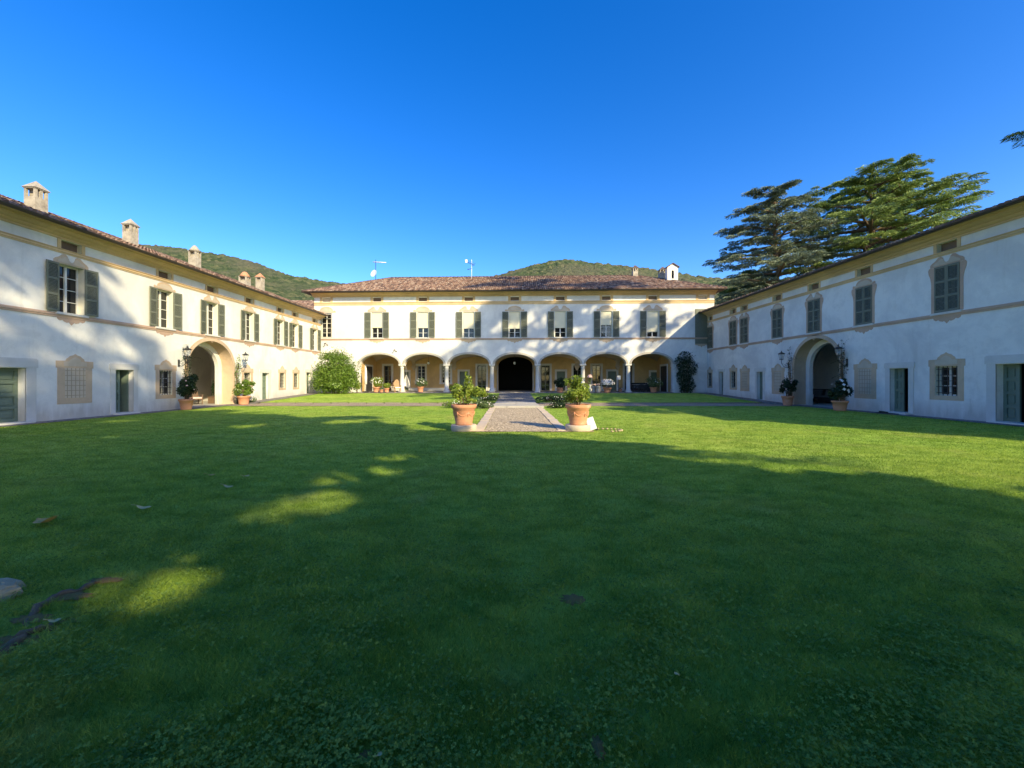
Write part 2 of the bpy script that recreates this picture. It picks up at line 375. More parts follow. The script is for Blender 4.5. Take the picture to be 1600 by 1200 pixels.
# central path
path = bpy.data.objects.new('central_path', None); COL.objects.link(path); tag(path, kind='structure')
g = MB(); g.quad((-.85, 12.75, .010), (1.58, 12.75, .010), (1.58, 23.4, .010), (-.85, 23.4, .010))
g.quad((-1.9, 12.72, .006), (2.75, 12.72, .006), (2.75, 13.35, .006), (-1.9, 13.35, .006)); g.build('pebble_bed', 'gravel', path)
g = MB()
for i in range(22):
    a, b = 27.75+i*.43, 27.75+(i+1)*.43
    g.quad((-.98, a, gz(a)+.03), (1.88, a, gz(a)+.03), (1.88, b, gz(b)+.03), (-.98, b, gz(b)+.03))
g.build('upper_pebble_bed', 'cobble', path)
sm = MB(); sm.box(-.17, .17, -.24, .24, -.04, .03); sm = sm.mesh('edging_slab', 'slab')
for sx in (-1.04, 1.77):
    for i in range(21): put('edging_slab', sm, path, (sx+random.uniform(-.01, .01), 13.2+i*.5, random.uniform(-.012, .008)), (random.uniform(-.015, .015), 0, random.uniform(-.02, .02)))
# stone step: several slabs
st = MB(); st.box(0, 1, 0, 1, 0, 1)
for (x0, x1, y0, y1, z1) in ((-1.35, -.2, 23.5, 24.1, .10), (-.18, .95, 23.45, 24.12, .105), (.97, 2.05, 23.52, 24.1, .095),
                             (-1.1, .35, 24.14, 25.6, .11), (.37, 1.8, 24.15, 25.6, .115), (-1.0, .4, 25.64, 27.6, .13), (.42, 1.75, 25.64, 27.6, .125)):
    b = MB(); b.box(x0, x1, y0, y1, -.05, z1); b.build('step_slab', 'stone', path)

# ------------------------------------------------------------------ hills
prof = [(-900, 470), (-200, 420), (60, 385), (160, 378), (215, 382), (260, 385), (300, 391), (360, 400), (400, 411), (450, 430), (500, 438), (560, 446), (600, 452), (640, 452), (700, 446), (760, 436),
        (800, 423), (860, 408), (885, 405.5), (930, 411), (1000, 418), (1060, 427), (1100, 433), (1180, 436), (1240, 446), (1400, 450), (1700, 455), (2600, 500)]
px = np.arange(-700, 2300, 2.1); tt = np.linspace(0, 1.25, 250)
yr = np.interp(px, [p[0] for p in prof], [p[1] for p in prof])
D0, D1 = 150., 620.
d = D0+(D1-D0)*tt
PX, DD = np.meshgrid(px, d); YR, TT = np.meshgrid(yr, tt)
Hh = (CY-YR)/F*D1+1.7-4
shape = np.where(TT < 1, (DD/D1)*np.clip(TT, 0, 1)**.55, 1-(TT-1)*1.2)
XX = (PX-CX)/F*DD
ZZ = Hh*shape
ZZ += .5*(8*np.sin(XX*.017+DD*.006)*np.sin(DD*.021)+5*np.sin(XX*.041+2)*np.cos(DD*.03+XX*.01))*np.clip(np.sin(np.clip(TT, 0, 1)*math.pi), 0, 1)
def crowns(X, Y, cell, seed):
    g = np.random.default_rng(seed); jx = g.random((512, 512)); jy = g.random((512, 512)); jr = g.uniform(.5, 1.2, (512, 512))
    cx = np.floor(X/cell).astype(int); cy = np.floor(Y/cell).astype(int); best = np.zeros_like(X)
    for a in (-1, 0, 1):
        for b in (-1, 0, 1):
            ix = (cx+a) % 512; iy = (cy+b) % 512
            dx = X/cell-(cx+a+jx[ix, iy]); dy = Y/cell-(cy+b+jy[ix, iy])
            best = np.maximum(best, jr[ix, iy]*np.sqrt(np.clip(1-(dx*dx+dy*dy)/.55, 0, 1)))
    return best
ZZ += crowns(XX, DD, 7.0, 5)*3.6+crowns(XX+50, DD, 3.6, 6)*1.5+RNG.uniform(-.5, .5, XX.shape)
tag(put('hills', grid_mesh('hills', np.stack([XX, DD, ZZ+1.0], -1), 'hill', False)), kind='structure')

# ------------------------------------------------------------------ wall with openings (local frame: x along, y into the wall, z up)
def arch_curve(uc, a, sp, rise, n=28):
    return [(uc-a*math.cos(math.pi*i/n), sp+rise*math.sin(math.pi*i/n)) for i in range(n+1)]
def wall(u0, u1, z0, z1, rects=(), arches=(), y=0.0, back=None, revmat=1):
    mb = MB(); holes = [(r[0], r[1], r[2], r[3]) for r in rects]+[(a[0]-a[1], a[0]+a[1], a[5], a[2]+a[3]) for a in arches]
    us = sorted({u0, u1}|{h[0] for h in holes}|{h[1] for h in holes}); zs = sorted({z0, z1}|{h[2] for h in holes}|{h[3] for h in holes})
    us = [u for u in us if u0 <= u <= u1]; zs = [z for z in zs if z0 <= z <= z1]
    for yy in ([y] if back is None else [y, back]):
        for i in range(len(us)-1):
            for j in range(len(zs)-1):
                cu = (us[i]+us[i+1])/2; cz = (zs[j]+zs[j+1])/2
                if any(h[0] < cu < h[1] and h[2] < cz < h[3] for h in holes): continue
                q = [(us[i], yy, zs[j]), (us[i+1], yy, zs[j]), (us[i+1], yy, zs[j+1]), (us[i], yy, zs[j+1])]
                if yy != y: q = q[::-1]
                mb.quad(*q)
        for a in arches:
            c = arch_curve(*a[:4]); zt = a[2]+a[3]
            for (xa, za), (xb, zb) in zip(c, c[1:]):
                if min(za, zb) < zt-1e-6: mb.quad((xa, yy, za), (xb, yy, zb), (xb, yy, zt), (xa, yy, zt))
    for r in rects:
        a, b, za, zb, d = r[:5]; revm = r[5] if len(r) > 5 else revmat
        if d <= 0: continue
        mb.quad((a, y, za), (a, y, zb), (a, y+d, zb), (a, y+d, za), revm); mb.quad((b, y, zb), (b, y, za), (b, y+d, za), (b, y+d, zb), revm)
        mb.quad((a, y, zb), (b, y, zb), (b, y+d, zb), (a, y+d, zb), revm); mb.quad((b, y, za), (a, y, za), (a, y+d, za), (b, y+d, za), revm)
    for a in arches:
        c = arch_curve(*a[:4]); d = a[4]; zb = a[5]
        if zb < a[2]: c = [(a[0]-a[1], zb)]+c+[(a[0]+a[1], zb)]
        for (xa, za), (xb, zb2) in zip(c, c[1:]): mb.quad((xa, y, za), (xb, y, zb2), (xb, y+d, zb2), (xa, y+d, za), a[6] if len(a) > 6 else revmat)
    return mb

# ------------------------------------------------------------------ windows, shutters, doors
_mesh = {}
def cached(key, fn):
    if key not in _mesh: _mesh[key] = fn()
    return _mesh[key]
def shutter_meshes(w_, h_, nr=3):
    def fr():
        b = MB(); t = .04; s = .065
        b.box(0, s, 0, t, 0, h_); b.box(w_-s, w_, 0, t, 0, h_)
        for i in range(nr+1):
            z = i*(h_-.09)/nr; b.box(s, w_-s, 0, t, z, z+.09)
        return b.mesh('shutter', 'shutter')
    def slt():
        b = MB(); s = .067
        for i in range(nr):
            za = i*(h_-.09)/nr+.09; zb = (i+1)*(h_-.09)/nr; n = int((zb-za)/.052)
            for k in range(n):
                z = za+(k+.5)*(zb-za)/n
                b.add([(s, .002, z-.028), (w_-s, .002, z-.028), (w_-s, .036, z+.018), (s, .036, z+.018), (s, .004, z-.018), (w_-s, .004, z-.018), (w_-s, .038, z+.028), (s, .038, z+.028)],
                      [(0, 3, 2, 1), (4, 5, 6, 7), (0, 1, 5, 4), (2, 3, 7, 6)])
        return b.mesh('louvre_slats', 'slat')
    return cached(('s', w_, h_), fr), cached(('l', w_, h_), slt)
def leaf(root, u, z, w_, h_, side, ang, y=-.06, nr=3):
    """side -1: hinge at u, leaf extends to -x when ang=0"""
    a, b = shutter_meshes(w_, h_, nr)
    o = put('shutter', a, root, (u, y, z), (0, 0, 0))
    if side < 0:   # extends to -x : shift origin so hinge at its right end
        o.location = (u-w_*math.cos(ang), y-w_*math.sin(ang), z); o.rotation_euler = (0, 0, ang)
    else:
        o.rotation_euler = (0, 0, -ang)
    s = put('louvre_slats', b, o); tag(s, kind='stuff')
    return o
def casement(root, u0, u1, z0, z1, y=.32, rows=4, blind=0, mat='frame', curtain=False, cols=2):
    w_, h_ = round(u1-u0, 3), round(z1-z0, 3)
    def fr():
        b = MB(); t = .06
        b.box(0, t, 0, .05, 0, h_); b.box(w_-t, w_, 0, .05, 0, h_); b.box(t, w_-t, 0, .05, 0, t); b.box(t, w_-t, 0, .05, h_-t, h_)
        b.box(w_/2-.045, w_/2+.045, -.012, .048, t, h_-t)
        for i in range(1, rows):
            z = i*h_/rows; b.box(t, w_/2-.045, .008, .04, z-.014, z+.014); b.box(w_/2+.045, w_-t, .008, .04, z-.014, z+.014)
        return b.mesh('window', mat)
    o = put('window', cached(('w', w_, h_, rows, mat), fr), root, (u0, y, z0))
    def pn(): b = MB(); b.box(.05, w_-.05, .044, .056, .05, h_-.05); return b.mesh('pane', 'glass')
    put('pane', cached(('p', w_, h_), pn), o)
    if blind:
        b = MB(); hb = h_*blind; b.box(.03, w_-.03, -.10, -.085, h_-hb, h_-.01); b.box(.02, w_-.02, -.12, -.075, h_-hb-.035, h_-hb)
        b.box(.02, .045, -.11, -.08, 0, h_); b.box(w_-.045, w_-.02, -.11, -.08, 0, h_)
        b.build('roller_blind', 'blind', o)
    return o
def sill(root, u0, u1, z, mat='stone_w', out=.09):
    b = MB(); b.box(u0, u1, -out, .30, z-.09, z); b.build('window_sill', mat, root)
def scroll(root, uc, z, w_, kind, s=1.0, mat='tan'):
    """painted pediment above a window; base at z"""
    h = w_/2; pts = [(-h, 0)]
    if kind == 0:   # segmental with shoulders
        pts += [(-h*1.02, .10*s), (-h*.93, .16*s), (-h*.8, .13*s)]
        for i in range(13):
            a = math.pi*(1-i/12); pts.append((h*.72*math.cos(a), .14*s+.30*s*math.sin(a)))
        pts += [(h*.8, .13*s), (h*.93, .16*s), (h*1.02, .10*s), (h, 0)]
    else:           # broken scrolls
        for (x, zz) in ((-1.0, .12), (-.9, .2), (-.72, .27), (-.5, .42), (-.34, .44), (-.22, .36), (-.2, .26), (-.12, .17), (0, .13), (.12, .17), (.2, .26), (.22, .36), (.34, .44), (.5, .42), (.72, .27), (.9, .2), (1.0, .12)):
            pts.append((x*h, zz*s))
        pts.append((h, 0))
    b = MB(); b.prism([(uc+x, z+zz) for x, zz in pts], -.012, .001, 0)
    # raised inner moulding
    q = [(uc+x*.78, z+.05*s+zz*.62) for x, zz in pts]; b.prism(q, -.022, -.011, 1)
    b.build('painted_pediment', [mat, 'tanhi'], root)
def apron(root, uc, z, w_, s=1.0, mat='tan'):
    h = w_/2; pts = [(h, 0), (h*.95, -.10), (h*.8, -.16), (h*.62, -.12), (h*.5, -.2), (h*.3, -.24), (h*.2, -.2), (0, -.36), (-h*.2, -.2), (-h*.3, -.24), (-h*.5, -.2), (-h*.62, -.12), (-h*.8, -.16), (-h*.95, -.10), (-h, 0)]
    b = MB(); b.prism([(uc+x, z+zz*s) for x, zz in pts][::-1], -.012, .001); b.build('painted_apron', mat, root)
def surround(root, u0, u1, z0, z1, b_=.24, blindwin=False, dz=0):
    """ground floor painted window surround with an ogee crest"""
    uc = (u0+u1)/2; h = (u1-u0)/2+b_; mb = MB()
    if not blindwin:
        mb.box(u0-b_, u0, -.014, .001, z0-b_*.9, z1); mb.box(u1, u1+b_, -.014, .001, z0-b_*.9, z1); mb.box(u0, u1, -.014, .001, z0-b_*.9, z0-.001)
    else:
        mb.box(u0-b_, u1+b_, -.014, .001, z0-b_*.9, z1)
    pts = [(-h, z1), (-h-.05, z1), (-h-.05, z1+.30), (-h*.55, z1+.31), (-h*.5, z1+.40), (-h*.4, z1+.45), (-h*.3, z1+.52), (-h*.12, z1+.56), (0, z1+.62), (h*.12, z1+.56), (h*.3, z1+.52), (h*.4, z1+.45), (h*.5, z1+.40), (h*.55, z1+.31), (h+.05, z1+.30), (h+.05, z1), (h, z1)]
    mb.prism([(uc+x, z) for x, z in pts], -.016, .001)
    mb.prism([(uc+x*.62, z1+.08+(z-z1)*.66) for x, z in pts], -.024, -.015, 1)
    mb.build('painted_surround', ['tan', 'tanhi'], root)
    if blindwin:
        mb = MB(); mb.box(u0, u1, -.02, -.0135, z0, z1, 0)
        o = mb.build('painted_blind_window', ['tanhi'], root)
        mb = MB(); n = 5
        for i in range(n): x = u0+(i+.5)*(u1-u0)/n; mb.box(x-.011, x+.011, -.027, -.0195, z0, z1)
        for i in range(6): z = z0+(i+.5)*(z1-z0)/6; mb.box(u0, u1, -.0275, -.0205, z-.011, z+.011)
        mb.build('painted_grille', 'grilletone', o)
def grille(root, u0, u1, z0, z1, n=5, m=5):
    mb = MB()
    for i in range(n): x = u0+(i+.5)*(u1-u0)/n; mb.box(x-.011, x+.011, .05, .072, z0, z1)
    for i in range(m): z = z0+(i+.5)*(z1-z0)/m; mb.box(u0, u1, .046, .076, z-.011, z+.011)
    mb.build('iron_grille', 'iron', root)
def door_leaf_mesh(w_, h_, panels=4):
    def f():
        b = MB(); b.box(0, w_, .045, .07, 0, h_); s = .11*min(1, w_/.5)
        b.box(0, s, 0, .045, 0, h_); b.box(w_-s, w_, 0, .045, 0, h_)
        for i in range(panels+1):
            z = i*(h_-.12)/panels; b.box(s, w_-s, 0, .045, z, z+.12)
            if i < panels: b.box(s+.06, w_-s-.06, .022, .045, z+.18, z+(h_-.12)/panels-.06)
        return b.mesh('door', 'door')
    return cached(('d', w_, h_, panels), f)
def door(root, u0, u1, z0, z1, open_side=None, y=.22, panels=4, frame=.24, glass=False, ang=85, lw=None):
    uc = (u0+u1)/2; w_ = round((u1-u0)/2, 3); h_ = round(z1-z0, 3)
    b = MB()
    b.box(u0-frame, u0, -.03, .02, z0-.05, z1+.02); b.box(u1, u1+frame, -.03, .02, z0-.05, z1+.02)
    b.box(u0-frame-.05, u1+frame+.05, -.045, .02, z1+.02, z1+.02+frame*1.0); b.box(u0-frame-.02, u1+frame+.02, -.035, .02, z1+.02+frame, z1+.06+frame)
    b.build('stone_door_surround', 'stone_w', root)
    b = MB(); b.box(u0-.1, u1+.1, -.28, .25, z0-.14, z0-.005); b.build('door_step', 'stone_w', root)
    for k, s in ((0, 'l'), (1, 'r')):
        if glass:
            b = MB(); t = .07; x0 = u0+k*w_
            b.box(x0, x0+t, y, y+.05, z0, z1); b.box(x0+w_-t, x0+w_, y, y+.05, z0, z1)
            for i in range(5): z = z0+i*(h_-.08)/4; b.box(x0+t, x0+w_-t, y, y+.05, z, z+(.08 if i else .3))
            o = b.build('glazed_door', 'door', root); b = MB(); b.box(x0+.03, x0+w_-.03, y+.02, y+.03, z0+.05, z1-.03); b.build('pane', 'glass', o)
            continue
        wl_ = lw if (lw and k == 0) else w_
        o = put('door', door_leaf_mesh(wl_, h_, panels), root, (u0+k*w_, y, z0))
        if open_side == s:
            if s == 'l': o.location = (u0+.01, y, z0); o.rotation_euler = (0, 0, R(ang))
            else: o.location = (u1-.01, y, z0); o.rotation_euler = (0, 0, R(180-ang))
        hb = MB(); xx = w_*.82 if k == 0 else w_*.18
        pts = [(xx+.05*math.cos(a), -.025, h_*.45-.05+.05*math.sin(a)) for a in [math.pi+i*math.pi/6 for i in range(7)]]
        hb.tube(pts, .008, 5); hb.lathe([(.02, 0), (.02, .01)], 0, 0, 8); hb.build('ring_handle', 'iron', o)
    if open_side:
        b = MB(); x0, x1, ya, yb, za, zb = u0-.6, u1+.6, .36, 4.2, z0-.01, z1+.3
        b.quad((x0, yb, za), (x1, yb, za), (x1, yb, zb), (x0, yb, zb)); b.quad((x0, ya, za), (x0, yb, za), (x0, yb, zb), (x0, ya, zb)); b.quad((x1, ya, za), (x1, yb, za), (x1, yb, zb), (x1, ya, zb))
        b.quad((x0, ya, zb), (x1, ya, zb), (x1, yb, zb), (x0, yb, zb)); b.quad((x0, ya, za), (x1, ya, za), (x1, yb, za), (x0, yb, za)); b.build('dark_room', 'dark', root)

# ------------------------------------------------------------------ roof tiles
def tiles(root, P0, along, up, ncol, nrow, pw=.2, pl=.40, clip=None, seed=1):
    """coppi tiles: P0 lower corner, unit vectors along and up the slope"""
    g = np.random.default_rng(seed); along = np.array(along, float); up = np.array(up, float); nrm = np.cross(along, up); nrm /= np.linalg.norm(nrm)
    c, r = np.meshgrid(np.arange(ncol), np.arange(nrow)); c = c.ravel(); r = r.ravel()
    if clip is not None:
        k = clip((c+.5)*pw, (r+.5)*pl); c, r = c[k], r[k]
    n = len(c); base = np.array(P0)+along*((c+.5)*pw+g.uniform(-.012, .012, n))[:, None]+up*(r*pl+g.uniform(-.025, .025, n))[:, None]
    lift = g.uniform(-.008, .014, n)
    segs = 5; V = []
    for i in range(segs):
        pts = []
        for j, t in ((i, 0), (i+1, 0), (i+1, 1), (i, 1)):
            a = math.pi*j/segs; rad = (.5*.60*pw*1.55) if t == 0 else .5*.60*pw*1.2
            off = -math.cos(a)*rad; hh = math.sin(a)*rad*.85
            pts.append(base+along*off+nrm*(hh+lift+(.035 if t == 0 else .01))[:, None]+up*(t*(pl+.05)))
        V.append(np.stack(pts, 1))
    # front lips
    for i in range(1):
        pts = []
        for j in (0, 1, 2, 3, 4, 5):
            a = math.pi*j/segs; rad = .5*.60*pw*1.55
            pts.append(base+along*(-math.cos(a)*rad)+nrm*(math.sin(a)*rad*.85*.9+lift+.03)[:, None]+up*.002)
        V.append(np.stack([pts[0], pts[1], pts[4], pts[5]], 1)); V.append(np.stack([pts[1], pts[2], pts[3], pts[4]], 1))
    vv = g.random(n)**1.1; var = np.concatenate([vv]*len(V))
    o = put('roof_tiles', np_mesh('roof_tiles', np.concatenate(V), 4, 'tile', var), root); tag(o, kind='stuff'); return o
def chimney(roof, u, y, z, w_, d_, h, cap='tent', capmat='tile'):
    """stands on the roof: z roof height there"""
    b = MB(); h += .15; zt = z+h; zb = z-.6; hc = .42
    b.box(u-w_/2, u+w_/2, y-d_/2, y+d_/2, zb, zt-hc-.36)
    t = .09
    for sx in (-1, 1):
        for sy in (-1, 1):
            x = u+sx*(w_/2-t/2); yy = y+sy*(d_/2-t/2); b.box(x-t/2, x+t/2, yy-t/2, yy+t/2, zt-hc-.36, zt-hc)
    b.box(u-.05, u+.05, y-d_/2+.002, y+d_/2-.002, zt-hc-.36, zt-hc)
    b.box(u-w_/2-.03, u+w_/2+.03, y-d_/2-.03, y+d_/2+.03, zt-hc, zt-hc+.04)
    e = .06; z1 = zt-hc+.04
    if cap == 'tent':
        b.add([(u-w_/2-e, y-d_/2-e, z1), (u+w_/2+e, y-d_/2-e, z1), (u+w_/2+e, y+d_/2+e, z1), (u-w_/2-e, y+d_/2+e, z1), (u, y, zt)], [(0, 1, 4), (1, 2, 4), (2, 3, 4), (3, 0, 4), (3, 2, 1, 0)], 1)
    else:
        b.lathe([(w_/2+.12, z1), (w_/2+.02, z1+.16), (w_/2-.12, zt-.02), (.05, zt+.03)], u, y, 12, 1)
    b.build('chimney', ['chimney', capmat], roof)

# ------------------------------------------------------------------ wings
def wing(name, label, loc, rz, ua, ub, dz, ups, attic, ground, arch, slope, depth=10.0, shutters='open', fl=1):
    """fl: +1 if +x of the local frame runs away from the camera, -1 otherwise"""
    root = thing(name, label, 'building', loc, rz)
    rects = []; zt = 7.75+dz
    for u in ups: rects.append((u-.5, u+.5, 4.53+dz, 6.64+dz, .36))
    for u in attic: rects.append((u-.4, u+.4, 7.27+dz, 7.66+dz, .28))
    for k in ground:
        if k[0] in ('win', 'door'): rects.append((k[1], k[2], k[3], k[4], .36)+((0,) if k[0] == 'door' else ()))
    uc, a, sp, rise = arch
    w_ = wall(ua, ub, -.4, 8.05+dz, rects, [(uc, a, sp, rise, .75, -.05, 2)])
    # other three sides
    w_.quad((ub, 0, -.4), (ub, depth, -.4), (ub, depth, 8.05+dz), (ub, 0, 8.05+dz)); w_.quad((ua, depth, -.4), (ua, 0, -.4), (ua, 0, 8.05+dz), (ua, depth, 8.05+dz))
    w_.quad((ub, depth, -.4), (ua, depth, -.4), (ua, depth, 8.05+dz), (ub, depth, 8.05+dz))
    zr = 8.10+dz+slope*(depth/2+.7)
    for u in (ua, ub): w_.add([(u, 0, 8.05+dz), (u, depth, 8.05+dz), (u, depth/2, zr-.1)], [(0, 1, 2)])
    w_.build('wall', ['plaster', 'plaster_in', 'tan'], root)
    # inner arch, room behind
    ia, isp, ir = a-.30, sp-.08, rise-.22
    m = MB(); i0, i1 = uc-a-.02, uc+a+.02
    m = wall(i0, i1, -.05, sp+rise+.05, [], [(uc, ia, isp, ir, .25, -.05, 0)], y=.752, back=1.0); m.build('inner_arch', ['plaster', 'plaster'], root)
    m = MB(); x0, x1, ya, yb, za, zb = uc+fl*1.8-3.9, uc+fl*1.8+3.9, 1.003, 4.4, .02, 2.75; xc = (x0+x1)/2
    m.quad((x0, yb, za), (x1, yb, za), (x1, yb, zb), (x0, yb, zb)); m.quad((x0, ya, za), (x0, yb, za), (x0, yb, zb), (x0, ya, zb)); m.quad((x1, yb, za), (x1, ya, za), (x1, ya, zb), (x1, yb, zb))
    for i in range(14):
        t0, t1 = math.pi*i/14, math.pi*(i+1)/14; f_ = lambda t, yy: (xc-3.9*math.cos(t), yy, zb+2.2*math.sin(t))
        m.quad(f_(t0, ya), f_(t1, ya), f_(t1, yb), f_(t0, yb)); m.add([f_(t0, yb), f_(t1, yb), (xc, yb, zb)], [(0, 1, 2)]) #m.add([f_(t0, ya), f_(t1, ya), (f_(t1, ya)[0], ya, sp+rise-.25 if False else zb), (f_(t0, ya)[0], ya, zb)], [(0, 1, 2, 3)]) if False else None
    m.quad((x0, ya, za-.1), (x0, ya, zb+2.3), (i0, ya, zb+2.3), (i0, ya, za-.1)); m.quad((i1, ya, za-.1), (i1, ya, zb+2.3), (x1, ya, zb+2.3), (x1, ya, za-.1)); m.quad((i0, ya, sp+rise), (i1, ya, sp+rise), (i1, ya, zb+2.3), (i0, ya, zb+2.3))
    m.box(x0+.01, x1-.01, yb-.04, yb-.001, zb-.06, zb)
    m.build('carriage_room', 'plaster', root)
    m = MB(); m.quad((x0, -.02, .012), (x1, -.02, .012), (x1, yb, .012), (x0, yb, .012)); m.build('carriage_floor', 'stone', root)
    # arch trim
    m = MB(); c1 = [(uc-a, -.05)]+arch_curve(uc, a, sp, rise)+[(uc+a, -.05)]
    for lo, hi, yy in ((.0, .10, -.05), (.10, .22, -.03)):
        ci = [(uc-a-lo, -.05)]+arch_curve(uc, a+lo, sp, rise+lo)+[(uc+a+lo, -.05)]; co = [(uc-a-hi, -.05)]+arch_curve(uc, a+hi, sp, rise+hi)+[(uc+a+hi, -.05)]
        for i in range(len(ci)-1):
            p, q, r_, s_ = ci[i], ci[i+1], co[i+1], co[i]
            m.quad((p[0], yy, p[1]), (q[0], yy, q[1]), (r_[0], yy, r_[1]), (s_[0], yy, s_[1])); m.quad((p[0], 0.002, p[1]), (q[0], 0.002, q[1]), (q[0], yy, q[1]), (p[0], yy, p[1])); m.quad((s_[0], yy, s_[1]), (r_[0], yy, r_[1]), (r_[0], 0.002, r_[1]), (s_[0], 0.002, s_[1]))
    m.build('arch_trim', 'tan', root)
    # string courses
    m = MB(); m.sweepx([(0, 4.34+dz), (-.03, 4.34+dz), (-.03, 4.40+dz), (-.05, 4.42+dz), (-.05, 4.47+dz), (-.03, 4.48+dz), (-.03, 4.525+dz), (0, 4.525+dz)], ua, ub); m.build('string_course', 'pink', root)
    m = MB(); m.sweepx([(0, 7.08+dz), (-.03, 7.08+dz), (-.03, 7.13+dz), (-.055, 7.14+dz), (-.055, 7.18+dz), (-.035, 7.19+dz), (-.035, 7.225+dz), (-.07, 7.24+dz), (-.07, 7.265+dz), (0, 7.27+dz)], ua, ub); m.build('attic_string_course', 'trim', root)
    # cornice
    c = [(0, 7.68), (-.05, 7.68), (-.05, 7.76), (-.09, 7.77), (-.16, 7.83), (-.17, 7.87), (-.24, 7.875), (-.36, 7.93), (-.38, 7.965), (-.46, 7.97), (-.48, 8.04), (-.60, 8.05), (-.60, 8.09), (0, 8.11)]
    m = MB(); m.sweepx([(y_, z_+dz) for y_, z_ in c], ua, ub); m.build('cornice', 'trim', root)
    # attic pilasters either side of the attic windows
    m = MB(); m.box(-.068, .068, -.02, .001, 7.28+dz, 7.679+dz); m = m.mesh('attic_pilaster', 'trim')
    for u in attic:
        for s in (-1, 1): put('attic_pilaster', m, root, (u+s*.47, 0, 0))
    for u in attic:
        b = MB(); b.box(u-.4, u+.4, .20, .25, 7.27+dz, 7.66+dz); b.build('attic_window', 'wood', root)
    # upper windows
    for i, u in enumerate(ups):
        z0, z1 = 4.53+dz, 6.64+dz
        sill(root, u-.62, u+.62, z0+.03)
        if shutters == 'open':
            casement(root, u-.5, u+.5, z0+.03, z1, rows=4, y=.26)
            leaf(root, u-.5, z0+.05, .5, 2.06, -1, R(random.uniform(3, 9))); leaf(root, u+.5, z0+.05, .5, 2.06, 1, R(random.uniform(3, 9)))
        else:
            casement(root, u-.5, u+.5, z0+.03, z1, rows=4, y=.26)
            leaf(root, u-.495, z0+.05, .493, 2.06, 1, R(random.uniform(-1, 1)), y=-.03); leaf(root, u+.495, z0+.05, .493, 2.06, -1, R(random.uniform(-1, 1)), y=-.03)
            b = MB()   # full painted frame
            for s in (-1, 1):
                xa = u+s*.505; pts = [(xa, z0+.04), (xa, z1+.0), (xa+s*.22, z1+.0), (xa+s*.26, z1-.1), (xa+s*.24, z1-.25), (xa+s*.17, z1-.45), (xa+s*.13, z1-.7), (xa+s*.13, z0+.04)]
                b.prism(pts, -.014, .001)
            b.build('painted_window_frame', 'pink', root)
        scroll(root, u, z1+.01, 1.35, (i+1) % 2, .95, 'tan' if shutters == 'open' else 'pink')
        apron(root, u, 4.338+dz, 1.1, .8, 'pink')
    # ground floor
    for k in ground:
        if k[0] == 'win':
            casement(root, k[1], k[2], k[3], k[4], rows=3, y=.2); grille(root, k[1], k[2], k[3], k[4]); surround(root, k[1], k[2], k[3], k[4], k[5] if len(k) > 5 else .23)
        elif k[0] == 'blind': surround(root, k[1], k[2], k[3], k[4], .28, True)
        elif k[0] == 'door': door(root, *k[1:5], **(k[5] if len(k) > 5 else {}))
    # roof
    e = .72; z0 = 8.12+dz
    m = MB(); L = [(ua-.3, -e, z0), (ub+.0, -e, z0), (ub+.0, depth/2, z0+slope*(depth/2+e)), (ua-.3, depth/2, z0+slope*(depth/2+e))]
    m.quad(*L); m.quad((L[3]), (L[2]), (ub, depth+e, z0), (ua-.3, depth+e, z0)); m.quad((ua-.3, -e, z0-.06), (ub, -e, z0-.06), (ub, -.3, z0-.03), (ua-.3, -.3, z0-.03)); m.quad((ua-.3, -e, z0-.06), (ub, -e, z0-.06), (ub, -e, z0), (ua-.3, -e, z0))
    roof = m.build('roof', ['tile'], root)
    sl_ = math.hypot(1, slope); upv = (0, 1/sl_, slope/sl_)
    tiles(roof, (ua-.3, -e-.06, z0), (1, 0, 0), upv, int((ub-ua+.3)/.2), int((depth/2+e)*sl_/.4)+1, seed=hash(name) % 97 if False else (3 if fl > 0 else 9))
    g_ = MB(); pr = [(-e-.11+.09*math.cos(a), z0-.01+.09*math.sin(a)) for a in [math.pi+i*math.pi/6 for i in range(7)]]; pr += [(-e-.11+.07*math.cos(a), z0-.01+.07*math.sin(a)) for a in [2*math.pi-i*math.pi/6 for i in range(7)]]
    g_.sweepx(pr, ua-.3, ub); g_.build('gutter', 'gutter', root)
    m = MB(); m.tube([(ua-.3, depth/2, z0+slope*(depth/2+e)+.03), (ub, depth/2, z0+slope*(depth/2+e)+.03)], .11, 8); m.build('ridge_tiles', 'tile', roof)
    return root, roof
LUP = [17.0, 21.6, 25.0, 28.6, 32.45, 34.7, 38.2, 12.6, 8.4]
left, lroof = wing('villa_wing', 'long two storey left wing with open green shutters and sunlit cream plaster', (-19.1, 0, 0), R(90), 3.0, 39.35, 0.0, LUP, LUP,
    [('door', 12.95, 15.39, .05, 2.15, dict(frame=.33, y=.3)), ('blind', 16.74, 17.55, .9, 2.2), ('door', 18.88, 19.78, .08, 2.17, dict(open_side='r', ang=80)),
     ('win', 21.26, 22.07, .85, 2.2), ('win', 28.0, 28.75, .9, 2.2), ('door', 30.05, 30.9, .12, 2.2), ('win', 32.4, 33.05, 1.0, 2.25, .2), ('win', 34.5, 35.15, 1.0, 2.25, .2), ('door', 36.6, 37.4, .34, 2.35)],
    (25.0, 1.88, 2.5, 1.66), .385)
RUP = [-37.7, -33.8, -32.2, -28.2, -24.8, -21.3, -17.25, -12.8, -8.6]
